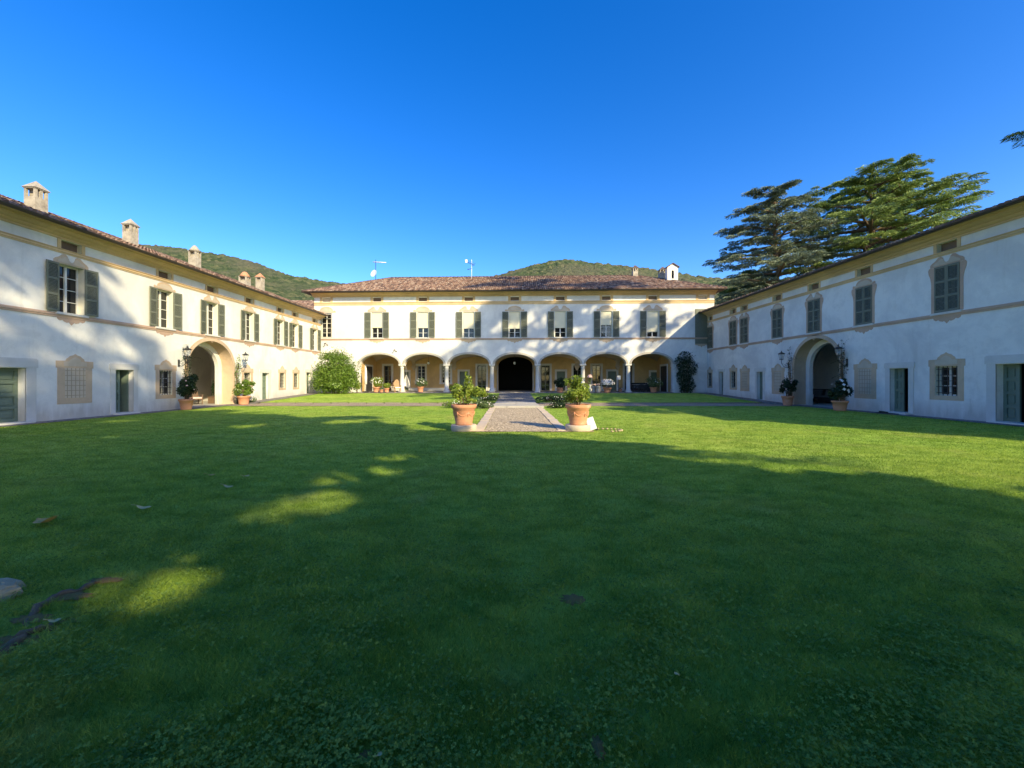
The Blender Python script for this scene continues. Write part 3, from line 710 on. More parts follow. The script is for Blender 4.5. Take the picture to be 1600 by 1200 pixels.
right, rroof = wing('villa_wing', 'long two storey right wing in shade with every upper shutter closed', (19.3, 0, 0), R(-90), -38.15, -4.6, .13, RUP, RUP,
    [('win', -38.0, -37.4, 1.05, 2.35, .17), ('door', -36.0, -35.35, .33, 2.4, dict(glass=True, frame=.2)), ('win', -34.1, -33.4, 1.0, 2.4, .2), ('blind', -32.45, -31.75, 1.0, 2.3), ('door', -30.5, -29.8, .15, 2.3),
     ('blind', -28.5, -27.75, .9, 2.25), ('blind', -21.6, -20.85, .92, 2.25), ('door', -19.82, -18.9, .1, 2.25, dict(open_side='r', ang=78)), ('win', -17.72, -16.83, .99, 2.29), ('door', -15.5, -13.1, .06, 2.3, dict(open_side='r', frame=.3, y=.28, ang=80, lw=.5))],
    (-24.65, 1.82, 2.6, 1.70), .30, shutters='closed', fl=-1)
def rz_(y, slope, dz): return 8.12+dz+slope*(y+.72)
for (Y_, y_, w_, d_, zt, cap) in ((17.3, 1.9, .48, .5, 10.35, 'tent'), (21.6, 1.9, .45, .48, 10.45, 'tent'), (26.0, 1.9, .45, .5, 10.45, 'round'), (30.9, 1.9, .55, .6, 10.05, 'round'), (32.8, 1.9, .42, .5, 10.5, 'tent')):
    zz = rz_(y_, .385, 0); chimney(lroof, Y_, y_, zz, w_, d_, zt-zz, cap, 'terracotta' if Y_ > 30 else 'chimney')

# ------------------------------------------------------------------ central house
FA = -math.atan2(1.3, 38.4); FY = 38.85
main = thing('villa_main_house', 'central two storey house with seven arched loggia and grey green shutters', 'building', (0, FY, 0), FA)
cf, sf = math.cos(FA), math.sin(FA)
def fac(px, dep=0.0):          # u on the plane at local depth dep
    k = (px-CX)/F
    # point (X,Y) = (u cf - dep sf , FY + u sf + dep cf), X = k Y
    return (k*(FY+dep*cf)+dep*sf)/(cf-k*sf)
colu = [fac(x) for x in (627.3, 697.3, 768.4, 840.0, 911.2, 982.3)]
pitch = (colu[-1]-colu[0])/5; ends = (colu[0]-pitch, colu[-1]+pitch)
U0, U1 = fac(491), fac(1116)
FL = .45; SPR = 3.22; RISE = 1.02
bays = [ends[0]]+colu+[ends[1]]
wins = [fac(x) for x in (589, 660.5, 732.2, 804.2, 875.5, 947.5, 1020)]; w0 = fac(510)
rects = [(ends[0]+.25, ends[1]-.25, FL, SPR, 0)]
for u in wins: rects.append((u-.56, u+.56, 5.85, 8.46, .30))
rects.append((w0-.56, w0+.56, 5.9, 8.4, .2))
att = wins+[w0, fac(1098)]
for u in att: rects.append((u-.42, u+.42, 9.55, 9.93, .25))
aa = (pitch-.5)/2
arcs = [((bays[i]+bays[i+1])/2, aa, SPR, RISE, .42, SPR, 0) for i in range(7)]
m = wall(U0, U1, -.4, 10.35, rects, arcs)
m.quad((U0, 11, -.4), (U0, 0, -.4), (U0, 0, 10.35), (U0, 11, 10.35)); m.quad((U1, 0, -.4), (U1, 11, -.4), (U1, 11, 10.35), (U1, 0, 10.35)); m.quad((U1, 11, -.4), (U0, 11, -.4), (U0, 11, 10.35), (U1, 11, 10.35))
for c in colu: m.quad((c-.25, 0, SPR), (c+.25, 0, SPR), (c+.25, .42, SPR), (c-.25, .42, SPR))
for xe in (ends[0]+.25, ends[1]-.25): m.quad((xe, 0, FL-.1), (xe, .42, FL-.1), (xe, .42, SPR), (xe, 0, SPR))
m.build('wall', ['plaster', 'plaster_in'], main)
b = wall(U0+.01, U1-.01, FL, 5.0, [(ends[0]+.25, ends[1]-.25, FL, SPR, 0)], arcs, y=.42); b.build('arcade_inner_face', ['vault', 'vault'], main)
# arch mouldings
m = MB()
for a in arcs:
    for lo, hi, yy in ((0, .09, -.05), (.09, .19, -.03)):
        ci = arch_curve(a[0], aa+lo, SPR, RISE+lo); co = arch_curve(a[0], aa+hi, SPR, RISE+hi)
        for i in range(28):
            p, q, r_, s_ = ci[i], ci[i+1], co[i+1], co[i]
            m.quad((p[0], yy, p[1]), (q[0], yy, q[1]), (r_[0], yy, r_[1]), (s_[0], yy, s_[1])); m.quad((p[0], .002, p[1]), (q[0], .002, q[1]), (q[0], yy, q[1]), (p[0], yy, p[1])); m.quad((s_[0], yy, s_[1]), (r_[0], yy, r_[1]), (r_[0], .002, r_[1]), (s_[0], .002, s_[1]))
m.build('arch_moulding', 'stone', main)
# columns
def column():
    b = MB(); z0 = FL
    b.box(-.27, .27, -.27, .27, z0-.05, z0+.12)
    b.lathe([(.26, z0+.12), (.27, z0+.17), (.25, z0+.22), (.22, z0+.24), (.235, z0+.28), (.21, z0+.31), (.212, z0+1.2), (.185, 2.86), (.20, 2.88), (.20, 2.92), (.185, 2.94), (.19, 2.99), (.25, 3.07), (.26, 3.09)], 0, 0, 20)
    b.box(-.29, .29, -.27, .27, 3.09, SPR-.003)
    return b.mesh('column', 'stone_w')
cm = column()
for c in colu: put('column', cm, main, (c, .21, 0))
for xe, s in ((ends[0], 1), (ends[1], -1)):
    b = MB(); b.box(xe+s*.16-.12, xe+s*.16+.12, -.06, .48, FL-.02, FL+.3); b.box(xe+s*.16-.12, xe+s*.16+.12, -.05, .47, 2.95, SPR-.003); b.build('pier_trim', 'stone_w', main)
# vaults
DB = 4.6
for i in range(7):
    uc = arcs[i][0]; hp = pitch/2; n = 22
    P = np.zeros((n+1, n+1, 3))
    for a in range(n+1):
        for b_ in range(n+1):
            tu = -math.cos(math.pi*a/n); tv = -math.cos(math.pi*b_/n)
            zu = SPR+RISE*math.sqrt(max(0, 1-tu*tu)); zv = SPR+(RISE+.05)*math.sqrt(max(0, 1-tv*tv))
            P[b_, a] = (uc+tu*hp, .42+(DB-.42)*(tv+1)/2, max(zu, zv)+.004)
    put('vault', grid_mesh('vault', P, 'vault', False), main)
for c in bays[1:-1]:     # transverse ribs and corbels
    b = MB(); n = 20
    for k in range(n):
        t0, t1 = math.pi*k/n, math.pi*(k+1)/n; f_ = lambda t, r_: ((.42+DB)/2-(DB-.42)/2*math.cos(t)*r_, SPR+(RISE+.05)*math.sin(t)*r_-.0)
        a0, a1 = f_(t0, .955), f_(t1, .955); b0, b1 = f_(t0, 1.0), f_(t1, 1.0)
        b.quad((c-.2, a0[0], a0[1]), (c+.2, a0[0], a0[1]), (c+.2, a1[0], a1[1]), (c-.2, a1[0], a1[1]))
        for s in (-.2, .2): b.quad((c+s, a0[0], a0[1]), (c+s, b0[0], b0[1]), (c+s, b1[0], b1[1]), (c+s, a1[0], a1[1]))
    b.build('vault_rib', 'vault', main)
    b = MB(); b.box(c-.26, c+.26, DB-.3, DB+.001, SPR-.16, SPR-.02); b.prism([(c-.22, SPR-.16), (c+.22, SPR-.16), (c+.08, SPR-.5), (c-.08, SPR-.5)], DB-.22, DB, 0); b.build('corbel', 'vault', main)
    b = MB(); b.box(c-.28, c+.28, -.02, .5, SPR-.02, SPR+.05); b.build('impost_block', 'stone_w', main)
# loggia back wall with openings
bp = lambda px: fac(px, DB)
bops = [(bp(600), bp(611.5), 'glass', 3.25), (bp(631.5), bp(638.5), 'door', 2.55), (bp(652), bp(664), 'win', 3.25), (bp(690), bp(703.5), 'win', 3.25), (bp(718), bp(731), 'door', 2.6),
        (bp(746), bp(759.5), 'glass', 3.25), (bp(845.5), bp(859), 'glass', 3.25), (bp(870), bp(883), 'door', 2.6), (bp(896), bp(910), 'glass', 3.25), (bp(925.5), bp(938.5), 'glass', 3.25),
        (bp(950), bp(963), 'door', 2.6), (bp(976), bp(988), 'glass', 3.25), (bp(1017), bp(1031), 'door', 2.5)]
cen = (bp(778.5), bp(832))
rr = [(a, b_, FL+(.85 if t == 'win' else .02), h, .3) for a, b_, t, h in bops]
m = wall(ends[0]-.1, ends[1]+.1, FL-.1, 4.6, rr, [((cen[0]+cen[1])/2, (cen[1]-cen[0])/2, 3.3, .95, .5, FL)], y=DB, revmat=0)
m.build('loggia_back_wall', ['ochre', 'ochre'], main)
for xe in (ends[0]+.24, ends[1]-.24): m = MB(); m.quad((xe, .42, FL-.1), (xe, DB, FL-.1), (xe, DB, 4.6), (xe, .42, 4.6)); m.build('loggia_end_wall', ['ochre'], main)
for xe, s_ in ((ends[0]+.24, 1), (ends[1]-.24, -1)):
    b = MB(); b.box(min(xe, xe+s_*.05), max(xe, xe+s_*.05), 1.3, 1.5, FL, 3.3); b.box(min(xe, xe+s_*.05), max(xe, xe+s_*.05), 3.3, 3.5, FL, 3.3); b.box(min(xe, xe+s_*.05), max(xe, xe+s_*.05), 1.5, 3.3, 3.1, 3.3); b.build('stone_door_surround', 'stone_w', main)
    b = MB(); b.box(min(xe, xe+s_*.03), max(xe, xe+s_*.03), 1.503, 2.39, FL, 3.09); b.box(min(xe, xe+s_*.03), max(xe, xe+s_*.03), 2.41, 3.297, FL, 3.09); b.build('double_door', 'iron', main)
m = MB(); m.box(ends[0]+.2, ends[1]-.2, -.28, DB+.3, FL-.18, FL); m.build('loggia_floor', 'paving', main)
for (x0, x1) in ((ends[0]+.3, cen[0]-.3), (cen[1]+.3, ends[1]-.3)):
    xs_ = [x0]; 
    for a, b_, t, h in bops:
        if t != 'win' and x0 < a < x1: xs_ += [a-.25, b_+.25]
    xs_.append(x1)
    for i in range(0, len(xs_)-1, 2):
        if xs_[i+1]-xs_[i] > .3: b = MB(); b.box(xs_[i], xs_[i+1], DB-.12, DB+.01, FL, FL+.32); b.build('stone_plinth', 'stone_w', main)
for a, b_, t, h in bops:
    z0 = FL+(.85 if t == 'win' else .02); b = MB()
    b.box(a-.22, a, DB-.04, DB+.01, z0-.0, h+.22); b.box(b_, b_+.22, DB-.04, DB+.01, z0, h+.22); b.box(a, b_, DB-.04, DB+.01, h, h+.22)
    if t == 'win': b.box(a-.25, b_+.25, DB-.08, DB+.01, z0-.12, z0)
    b.build('stone_door_surround', 'stone_w', main)
    if t == 'door': put('door', door_leaf_mesh(round(b_-a, 3), round(h-z0, 3), 4), main, (a, DB+.2, z0))
    else: casement(main, a, b_, z0, h, y=DB+.18, rows=5, mat='frame' if t == 'win' else 'shutter')
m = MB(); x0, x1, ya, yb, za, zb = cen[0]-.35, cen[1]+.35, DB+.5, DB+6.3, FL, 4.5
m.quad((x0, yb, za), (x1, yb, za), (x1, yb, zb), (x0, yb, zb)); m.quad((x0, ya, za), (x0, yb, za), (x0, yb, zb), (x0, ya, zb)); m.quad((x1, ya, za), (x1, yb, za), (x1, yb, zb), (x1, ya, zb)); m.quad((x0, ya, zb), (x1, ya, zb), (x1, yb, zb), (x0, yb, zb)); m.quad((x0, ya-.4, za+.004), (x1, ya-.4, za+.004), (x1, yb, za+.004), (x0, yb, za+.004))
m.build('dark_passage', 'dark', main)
b = MB(); b.box(cen[0]-.16, cen[0]-.003, DB-.06, DB+.01, FL, 3.3); b.box(cen[1]+.003, cen[1]+.16, DB-.06, DB+.01, FL, 3.3); b.build('passage_surround', 'stone', main)
# string courses and cornice
m = MB(); m.sweepx([(0, 5.66), (-.04, 5.66), (-.04, 5.75), (-.07, 5.76), (-.07, 5.82), (0, 5.83)], U0, U1); m.build('string_course', 'pink', main)
m = MB(); m.sweepx([(0, 9.18), (-.03, 9.18), (-.03, 9.40), (-.07, 9.42), (-.07, 9.50), (0, 9.51)], U0, U1); m.build('attic_string_course', 'trim', main)
m = MB(); m.sweepx([(0, 10.0), (-.05, 10.0), (-.05, 10.06), (-.14, 10.08), (-.14, 10.14), (-.30, 10.2), (-.34, 10.24), (-.34, 10.28), (-.58, 10.31), (-.58, 10.36), (0, 10.38)], U0-.1, U1+.1); m.build('cornice', 'trim', main)
m = MB(); m.box(-.118, .118, -.02, .001, 9.51, 9.999); m = m.mesh('attic_pilaster', 'trim')
for u in att:
    for s in (-1, 1): put('attic_pilaster', m, main, (u+s*.54, 0, 0))
for i, u in enumerate(att):
    b = MB(); b.box(u-.42, u+.42, .16, .2, 9.55, 9.93); b.build('attic_window', 'tanhi' if i > 6 else 'wood', main)
bl = [.58, .6, .63, .64, .62, .52, .78]
for i, u in enumerate(wins):
    casement(main, u-.56, u+.56, 5.88, 8.46, y=.2, rows=5, blind=bl[i]); sill(main, u-.7, u+.7, 5.88, out=.14)
    leaf(main, u-.62, 5.9, .62, 2.55, -1, R(random.uniform(2, 6))); leaf(main, u+.62, 5.9, .62, 2.55, 1, R(random.uniform(2, 6)))
    scroll(main, u, 8.5, 1.9, (i+1) % 2, 1.2); apron(main, u, 5.66, 1.5, 1.0, 'tan')
casement(main, w0-.5, w0+.5, 5.95, 8.35, y=.1, rows=5); scroll(main, w0, 8.45, 1.9, 0, 1.4)
ub_ = fac(1096); b = MB(); b.box(ub_-.62, ub_+.62, -.03, .001, 5.2, 8.6); b.build('painted_blind_window', 'shutter', main); apron(main, ub_, 5.2, 1.3, 1.0, 'tan')
# hip roof
E = .8; ZE = 10.42; SLP = .447; ha = 5.9
za = ZE+SLP*(ha+E); m = MB()
A_ = [(U0-E, -E, ZE), (U1+E, -E, ZE), (U1+E, 2*ha+E, ZE), (U0-E, 2*ha+E, ZE), (U0+ha, ha, za), (U1-ha, ha, za)]
m.add(A_, [(0, 1, 5, 4), (1, 2, 5), (2, 3, 4, 5), (3, 0, 4)])
m.quad((U0-E, -E, ZE-.05), (U1+E, -E, ZE-.05), (U1+E, 0, ZE-.035), (U0-E, 0, ZE-.035)); m.quad((U0-E, -E, ZE-.05), (U1+E, -E, ZE-.05), A_[1], A_[0]); m.quad((U1+E, -E, ZE-.05), (U1+E, 2*ha+E, ZE-.05), A_[2], A_[1]); m.quad((U0-E, -E, ZE-.05), (U0, -E, ZE-.05), (U0, 2*ha+E, ZE-.05), (U0-E, 2*ha+E, ZE-.05)); m.quad((U1, -E, ZE-.05), (U1+E, -E, ZE-.05), (U1+E, 2*ha+E, ZE-.05), (U1, 2*ha+E, ZE-.05))
mroof = m.build('roof', 'tile', main)
sl_ = math.hypot(1, SLP); W_ = U1-U0+2*E; Ls = (ha+E)*sl_
def hipclip(x, y): d = y/sl_; return (x > d) & (x < W_-d) & (y < Ls)
tiles(mroof, (U0-E, -E-.04, ZE), (1, 0, 0), (0, 1/sl_, SLP/sl_), int(W_/.2), int(Ls/.4)+1, clip=hipclip, seed=21)
def hipclip2(x, y): d = y/sl_; return (x > d) & (x < 2*(ha+E)-d) & (y < Ls)
tiles(mroof, (U1+E+.04, -E, ZE), (0, 1, 0), (-1/sl_, 0, SLP/sl_), int(2*(ha+E)/.2), int(Ls/.4)+1, clip=hipclip2, seed=22)
m = MB(); up_ = .05
for a, b_ in ((A_[4], A_[5]), (A_[0], A_[4]), (A_[1], A_[5])):
    a = Vector(a)+Vector((0, 0, up_)); b_ = Vector(b_)+Vector((0, 0, up_)); n = int((b_-a).length/.42)
    for i in range(n):
        p = a.lerp(b_, i/n); q = a.lerp(b_, (i+1.08)/n); m.tube([p, q], [.125, .10], 7)
m.build('ridge_tiles', 'tile', mroof)
g_ = MB(); pr = [(-E-.10+.09*math.cos(a), ZE-.03+.09*math.sin(a)) for a in [math.pi+i*math.pi/6 for i in range(7)]]; pr += [(-E-.10+.07*math.cos(a), ZE-.03+.07*math.sin(a)) for a in [2*math.pi-i*math.pi/6 for i in range(7)]]
g_.sweepx(pr, U0-E, U1+E); g_.build('gutter', 'gutter', main)
chimney(mroof, fac(992, 5.8), 5.8, 13.1, .55, .55, 1.4, 'tent', 'tile')
chimney(mroof, fac(1035, 4.6), 4.6, 12.5, .72, .7, 1.45, 'tent', 'tile')
b = MB(); u = fac(1049.5, 3.2); y_ = 3.2
b = wall(u-.55, u+.55, 11.6, 13.55, [], [(u, .12, 13.1, .12, .25, 12.35)], y=y_-.3, back=y_+.3)
b.quad((u-.55, y_+.3, 11.6), (u-.55, y_-.3, 11.6), (u-.55, y_-.3, 13.55), (u-.55, y_+.3, 13.55)); b.quad((u+.55, y_-.3, 11.6), (u+.55, y_+.3, 11.6), (u+.55, y_+.3, 13.55), (u+.55, y_-.3, 13.55))
b.prism([(u-.55, 13.55), (u+.55, 13.55), (u, 13.9)], y_-.3, y_+.3, 0)
for s in (-1, 1): b.add([(u, y_-.42, 13.92), (u+s*.68, y_-.42, 13.5), (u+s*.68, y_+.42, 13.5), (u, y_+.42, 13.92), (u, y_-.42, 14.0), (u+s*.68, y_-.42, 13.58), (u+s*.68, y_+.42, 13.58), (u, y_+.42, 14.0)], [(0, 1, 2, 3), (4, 5, 6, 7), (0, 1, 5, 4), (1, 2, 6, 5), (2, 3, 7, 6)], 1)
b.box(u-.55, u+.55, y_-.05, y_+.05, 11.7, 12.3); b.build('bell_turret', ['plaster', 'tile'], mroof)
b = MB(); b.lathe([(.02, 12.98), (.05, 12.96), (.07, 12.85), (.085, 12.72), (.11, 12.66)], u, y_, 12); b.build('bell', 'iron', mroof)

# rear building seen over the left wing
rb = thing('rear_outbuilding', 'lower red tiled building behind the left end of the main house', 'building', (-30.0, 47, 0))
m = MB(); m.box(-8, 7.4, 0, 8, -.4, 10.1); m.build('wall', 'plaster', rb)
m = MB(); m.quad((-8.5, -.6, 9.95), (7.4, -.6, 9.95), (7.4, 4, 11.9), (-8.5, 4, 11.9)); m.quad((-8.5, 4, 11.9), (7.4, 4, 11.9), (7.4, 8.6, 9.95), (-8.5, 8.6, 9.95)); m.add([(7.4, 0, 10), (7.4, 8, 10), (7.4, 4, 11.85)], [(0, 1, 2)]); rr_ = m.build('roof', 'tile', rb)
s_ = math.hypot(4.6, 1.95); tiles(rr_, (-8.5, -.65, 9.97), (1, 0, 0), (0, 4.6/s_, 1.95/s_), 79, 13, seed=31)
#PART2
# ------------------------------------------------------------------ antennas on the main roof
def gp(px, Y, z=None): return ((px-CX)/F*Y, Y, gz(Y) if z is None else z)
an = thing('television_antenna', 'mast with white satellite dish and long aerial on the left of the roof', 'antenna', (gp(587, 44)[0], 44, 12.6), group='aerials on the roof')
b = MB(); b.tube([(0, 0, -.6), (0, 0, 2.6)], .03, 6); b.build('mast', 'iron', an)
b = MB(); b.lathe([(.02, 0), (.22, .02), (.36, .07), (.42, .12), (.41, .12), (.2, .045), (.02, .02)], 0, 0, 20); b.build('satellite_dish', 'white', an, (-.12, -.1, 1.0), (R(75), 0, R(-25)))
b = MB(); b.tube([(-.3, 0, 2.35), (1.2, -.1, 2.25)], .05, 6)
for i in range(9): x = -.2+i*.16; b.tube([(x, -.25, 2.33-.06*x), (x, .22, 2.33-.06*x)], .012, 4)
b.build('aerial_boom', 'white', an)
an = thing('television_antenna', 'thin mast with a two panel aerial near the middle of the roof', 'antenna', (gp(737, 44)[0], 44, 12.9), group='aerials on the roof')
b = MB(); b.tube([(0, 0, -.6), (0, 0, 2.3)], .03, 6); b.build('mast', 'white', an)
b = MB(); b.tube([(-.75, -.1, 2.1), (.3, .1, 1.7)], .03, 5)
for i in range(6): x = -.6+i*.15; b.tube([(x, -.2, 2.0-.3*i*.15-.1), (x, -.2, 2.35-.3*i*.15-.1)], .015, 4)
b.tube([(0, 0, 1.3), (-.45, -.2, 1.15)], .04, 5); b.tube([(0, 0, 1.5), (.4, .1, 1.95)], .02, 5); b.build('aerial_boom', 'iron', an)
b = MB(); b.box(-.7, -.45, -.25, -.15, 1.9, 2.25); b.build('reflector_panel', 'white', an)

# ------------------------------------------------------------------ plants
def stems(root, n, r, h, seed, mat='bark', rad=.018, base=.05, z0=0):
    g = np.random.default_rng(seed); b = MB()
    for i in range(n):
        a = g.uniform(0, 6.28); rr = g.uniform(.2, .8)*r; t = [(base*math.cos(a), base*math.sin(a), z0), (rr*.45*math.cos(a+.3), rr*.45*math.sin(a+.3), z0+h*.45), (rr*math.cos(a), rr*math.sin(a), z0+h*g.uniform(.7, .95))]
        b.tube(t, [rad, rad*.7, rad*.3], 5)
    return b.build('stem', mat, root)
def pot_mesh(rt, rb, h, detail=True):
    b = MB(); p = [(rb*.97, 0), (rb, .02), (rb*1.03, h*.06), (rb*1.0, h*.09), (rb+(rt*.86-rb)*.5, h*.42), (rt*.86, h*.76), (rt*.9, h*.775), (rt*.9, h*.80), (rt*.96, h*.82), (rt*1.0, h*.88), (rt*1.0, h*.97), (rt*.97, h), (rt*.88, h), (rt*.86, h*.93), (rt*.84, h*.86)]
    b.lathe(p, 0, 0, 40)
    if detail:
        for zz in (.30, .66): rr = rb+(rt*.86-rb)*((zz-.09)/.67); b.lathe([(rr*.995, h*zz-.006), (rr+.008, h*zz), (rr*.995+.001, h*zz+.006)], 0, 0, 40)
        for k in range(6):     # moulded festoons
            a0 = k*math.pi/3; pts = []
            for i in range(9):
                a = a0+i/8*math.pi/3; zz = .62-.17*math.sin(i/8*math.pi); rr = rb+(rt*.86-rb)*((zz-.09)/.67)+.004; pts.append((rr*math.cos(a), rr*math.sin(a), h*zz))
            b.tube(pts, [.008]+[.014]*7+[.008], 5); rr = rb+(rt*.86-rb)*(.53/.67)+.006
            b.tube([(rr*math.cos(a0), rr*math.sin(a0), h*.65), (rr*math.cos(a0)*.95, rr*math.sin(a0)*.95, h*.42)], [.022, .008], 6)
    return b.mesh('pot', 'terracotta')
def potted(label, loc, rt, rb, h, fol, group=None, name='potted_plant', nst=7, mat=None, detail=False, soil=True, flowers=None, cat='potted plant'):
    """fol: list of (mesh, local offset)"""
    t = thing(name, label, cat, loc, random.uniform(0, 6), group)
    m_ = pot_mesh(rt, rb, h, detail)
    if mat: m_.materials.clear(); m_.materials.append(M[mat])
    put('pot', m_, t)
    b = MB(); b.lathe([(rt*.3, h*.88), (rt*.845, h*.87)], 0, 0, 20); b.build('soil', 'soil', t)
    t.rotation_euler.z = 0
    for me, off in fol: put('flowers' if 'flower' in me.name else 'foliage', me, t, off)
    rr = fol[0][1][2]-h
    stems(t, nst, rt*.9, max(.2, rr*1.3), 5, z0=h*.85)
    return t
# the two big lemon pots by the path
base_m = MB(); base_m.lathe([(.41, 0), (.425, .015), (.425, .175), (.41, .19)], 0, 0, 30)
def stone_base(label, x, y, m_):
    o = m_.build('stone_pot_base', 'slab', None, (x, y, 0)); tag(o, label, 'stone base', 'round stone bases under the terracotta pots')
stone_base('round pale stone base under the left terracotta pot', -1.55, 13.1, base_m); stone_base('round pale stone base under the right terracotta pot', 2.28, 13.1, base_m)
potted('large terracotta pot with an airy sprawling lemon bush left of the gravel path', (-1.55, 13.1, .19), .425, .28, .68,
    [(bush_mesh('foliage', 'citrus', 1500, (.34, .34, .36), .085, 10, 2), (-.18, 0, 1.08)), (bush_mesh('foliage', 'citrus', 1100, (.24, .24, .42), .085, 8, 4), (.16, 0, 1.18)),
     (bush_mesh('foliage', 'citrus', 1100, (.34, .3, .26), .085, 8, 5), (.5, .05, 1.12)), (bush_mesh('foliage', 'citrus', 160, (.1, .1, .3), .08, 5, 6), (.08, 0, 1.52)), (bush_mesh('foliage', 'citrus', 260, (.38, .3, .12), .07, 8, 7), (.25, 0, .82))],
    'lemon pots beside the path', detail=True, nst=10)
potted('large terracotta pot with a compact rounded lemon bush right of the gravel path', (2.28, 13.1, .19), .425, .28, .68,
    [(bush_mesh('foliage', 'citrus', 3600, (.44, .42, .42), .085, 18, 12), (-.04, 0, 1.08)), (bush_mesh('foliage', 'citrus', 500, (.26, .25, .28), .085, 8, 14), (.0, 0, 1.42)), (bush_mesh('foliage', 'citrus', 240, (.16, .16, .2), .08, 6, 15), (-.33, 0, 1.38))],
    'lemon pots beside the path', detail=True, nst=9)
# white leaning lamp box
o = thing('garden_floodlight', 'white box shaped floodlight leaning beside the right terracotta pot', 'floodlight', (2.76, 12.95, 0), R(-12))
b = MB(); b.box(-.13, .13, -.05, .05, 0, .42); b.box(-.115, .115, -.062, -.05, .02, .40); b.build('housing', 'white', o, (0, 0, .03), (R(-14), R(-20), 0))
b = MB(); b.box(-.12, .12, .051, .10, .05, .38)
for i in range(6): b.box(-.11, .11, .10, .12, .07+i*.055, .09+i*.055)
b.build('heat_sink', 'gutter', o, (0, 0, .03), (R(-14), R(-20), 0))
b = MB(); b.tube([(-.12, .02, .02), (-.2, .12, .02), (.15, .15, .02), (.12, .02, .02)], .014, 5); b.build('bracket', 'gutter', o)
# small dug ring and stones right of that pot
for i in range(13):
    a = R(-70+i*14); g = MB(); s = random.uniform(.035, .06)
    g.lathe([(s*.7, 0), (s, .02), (s*.8, .045), (.01, .055)], 0, 0, 7); o = g.build('edging_stone', 'rock', None, (3.1+.62*math.cos(a), 13.0+.35*math.sin(a), -.005), (0, 0, random.random()*3))
    tag(o, 'small stone in the low curved edging right of the right pot', 'stone', 'small edging stones beside the right pot')
# low flowering bushes beside the steps
def lowbush(label, x, y, rx, ry, h, n, fl, seed, mat='olive'):
    t = thing('flowering_shrub', label, 'shrub', (x, y, gz(y)), 0, 'low flowering shrubs beside the steps')
    put('foliage', bush_mesh('foliage', mat, n, (rx, ry, h), .09, 16, seed), t, (0, 0, h*.55))
    if fl: put('flowers', flower_mesh('flowers', 'petal', fl, (rx*.95, ry*.95, h*1.0), .035, seed+1), t, (0, 0, h*.55))
    stems(t, 8, rx*.7, h*.9, seed)
lowbush('low white flowered shrub left of the path behind the left pot', -3.1, 23.6, 1.05, .6, .34, 2600, 40, 40, 'laurel')
lowbush('low dark shrub with small white flowers right behind the left pot beside the steps', -1.65, 23.2, .75, .6, .36, 2200, 22, 42)
lowbush('dark green shrub at the top of the steps on the left', -1.6, 28.6, .95, .5, .36, 2000, 20, 44, 'darkleaf')
lowbush('wide dark shrub dotted with white flowers at the top of the steps on the right', 3.2, 28.4, 1.7, .55, .36, 3600, 45, 46, 'darkleaf')
lowbush('small dark shrub on the lawn edge right of the steps', 2.75, 23.3, .75, .5, .28, 1600, 10, 48, 'darkleaf')

# large laurel bush at the left end of the main house
t = thing('laurel_bush', 'large bright green leafy bush in front of the left end of the main house', 'bush', (gp(525, 36.5)[0], 36.5, gz(36.5)))
put('foliage', bush_mesh('foliage', 'laurel', 15000, (2.35, 1.5, 1.95), .17, 60, 50, .4, .4, spiky=.1), t, (0, 0, 1.9))
put('foliage', bush_mesh('foliage', 'laurel', 3500, (1.8, 1.1, .8), .17, 24, 51, .3, .3, spiky=.4), t, (0, 0, 3.45))
put('foliage', bush_mesh('foliage', 'laurel', 3000, (1.7, 1.2, .7), .17, 24, 53), t, (.1, -.3, .7))
put('foliage', bush_mesh('foliage', 'laurel', 3400, (1.15, 1.1, 1.5), .17, 24, 57, .4, .4), t, (-1.25, -.1, 1.35)); put('foliage', bush_mesh('foliage', 'laurel', 3400, (1.15, 1.1, 1.6), .17, 24, 58, .4, .4), t, (1.3, -.1, 1.45))
stems(t, 14, 1.6, 3.3, 52, rad=.05, base=.3)
t = thing('trailing_shrub', 'small pale leafy shrub between the big bush and the first arch', 'shrub', (gp(558, 37.2)[0], 37.2, gz(37)))
put('foliage', bush_mesh('foliage', 'citrus', 900, (.5, .4, .7), .11, 12, 55), t, (0, 0, .55)); stems(t, 5, .3, .8, 56)
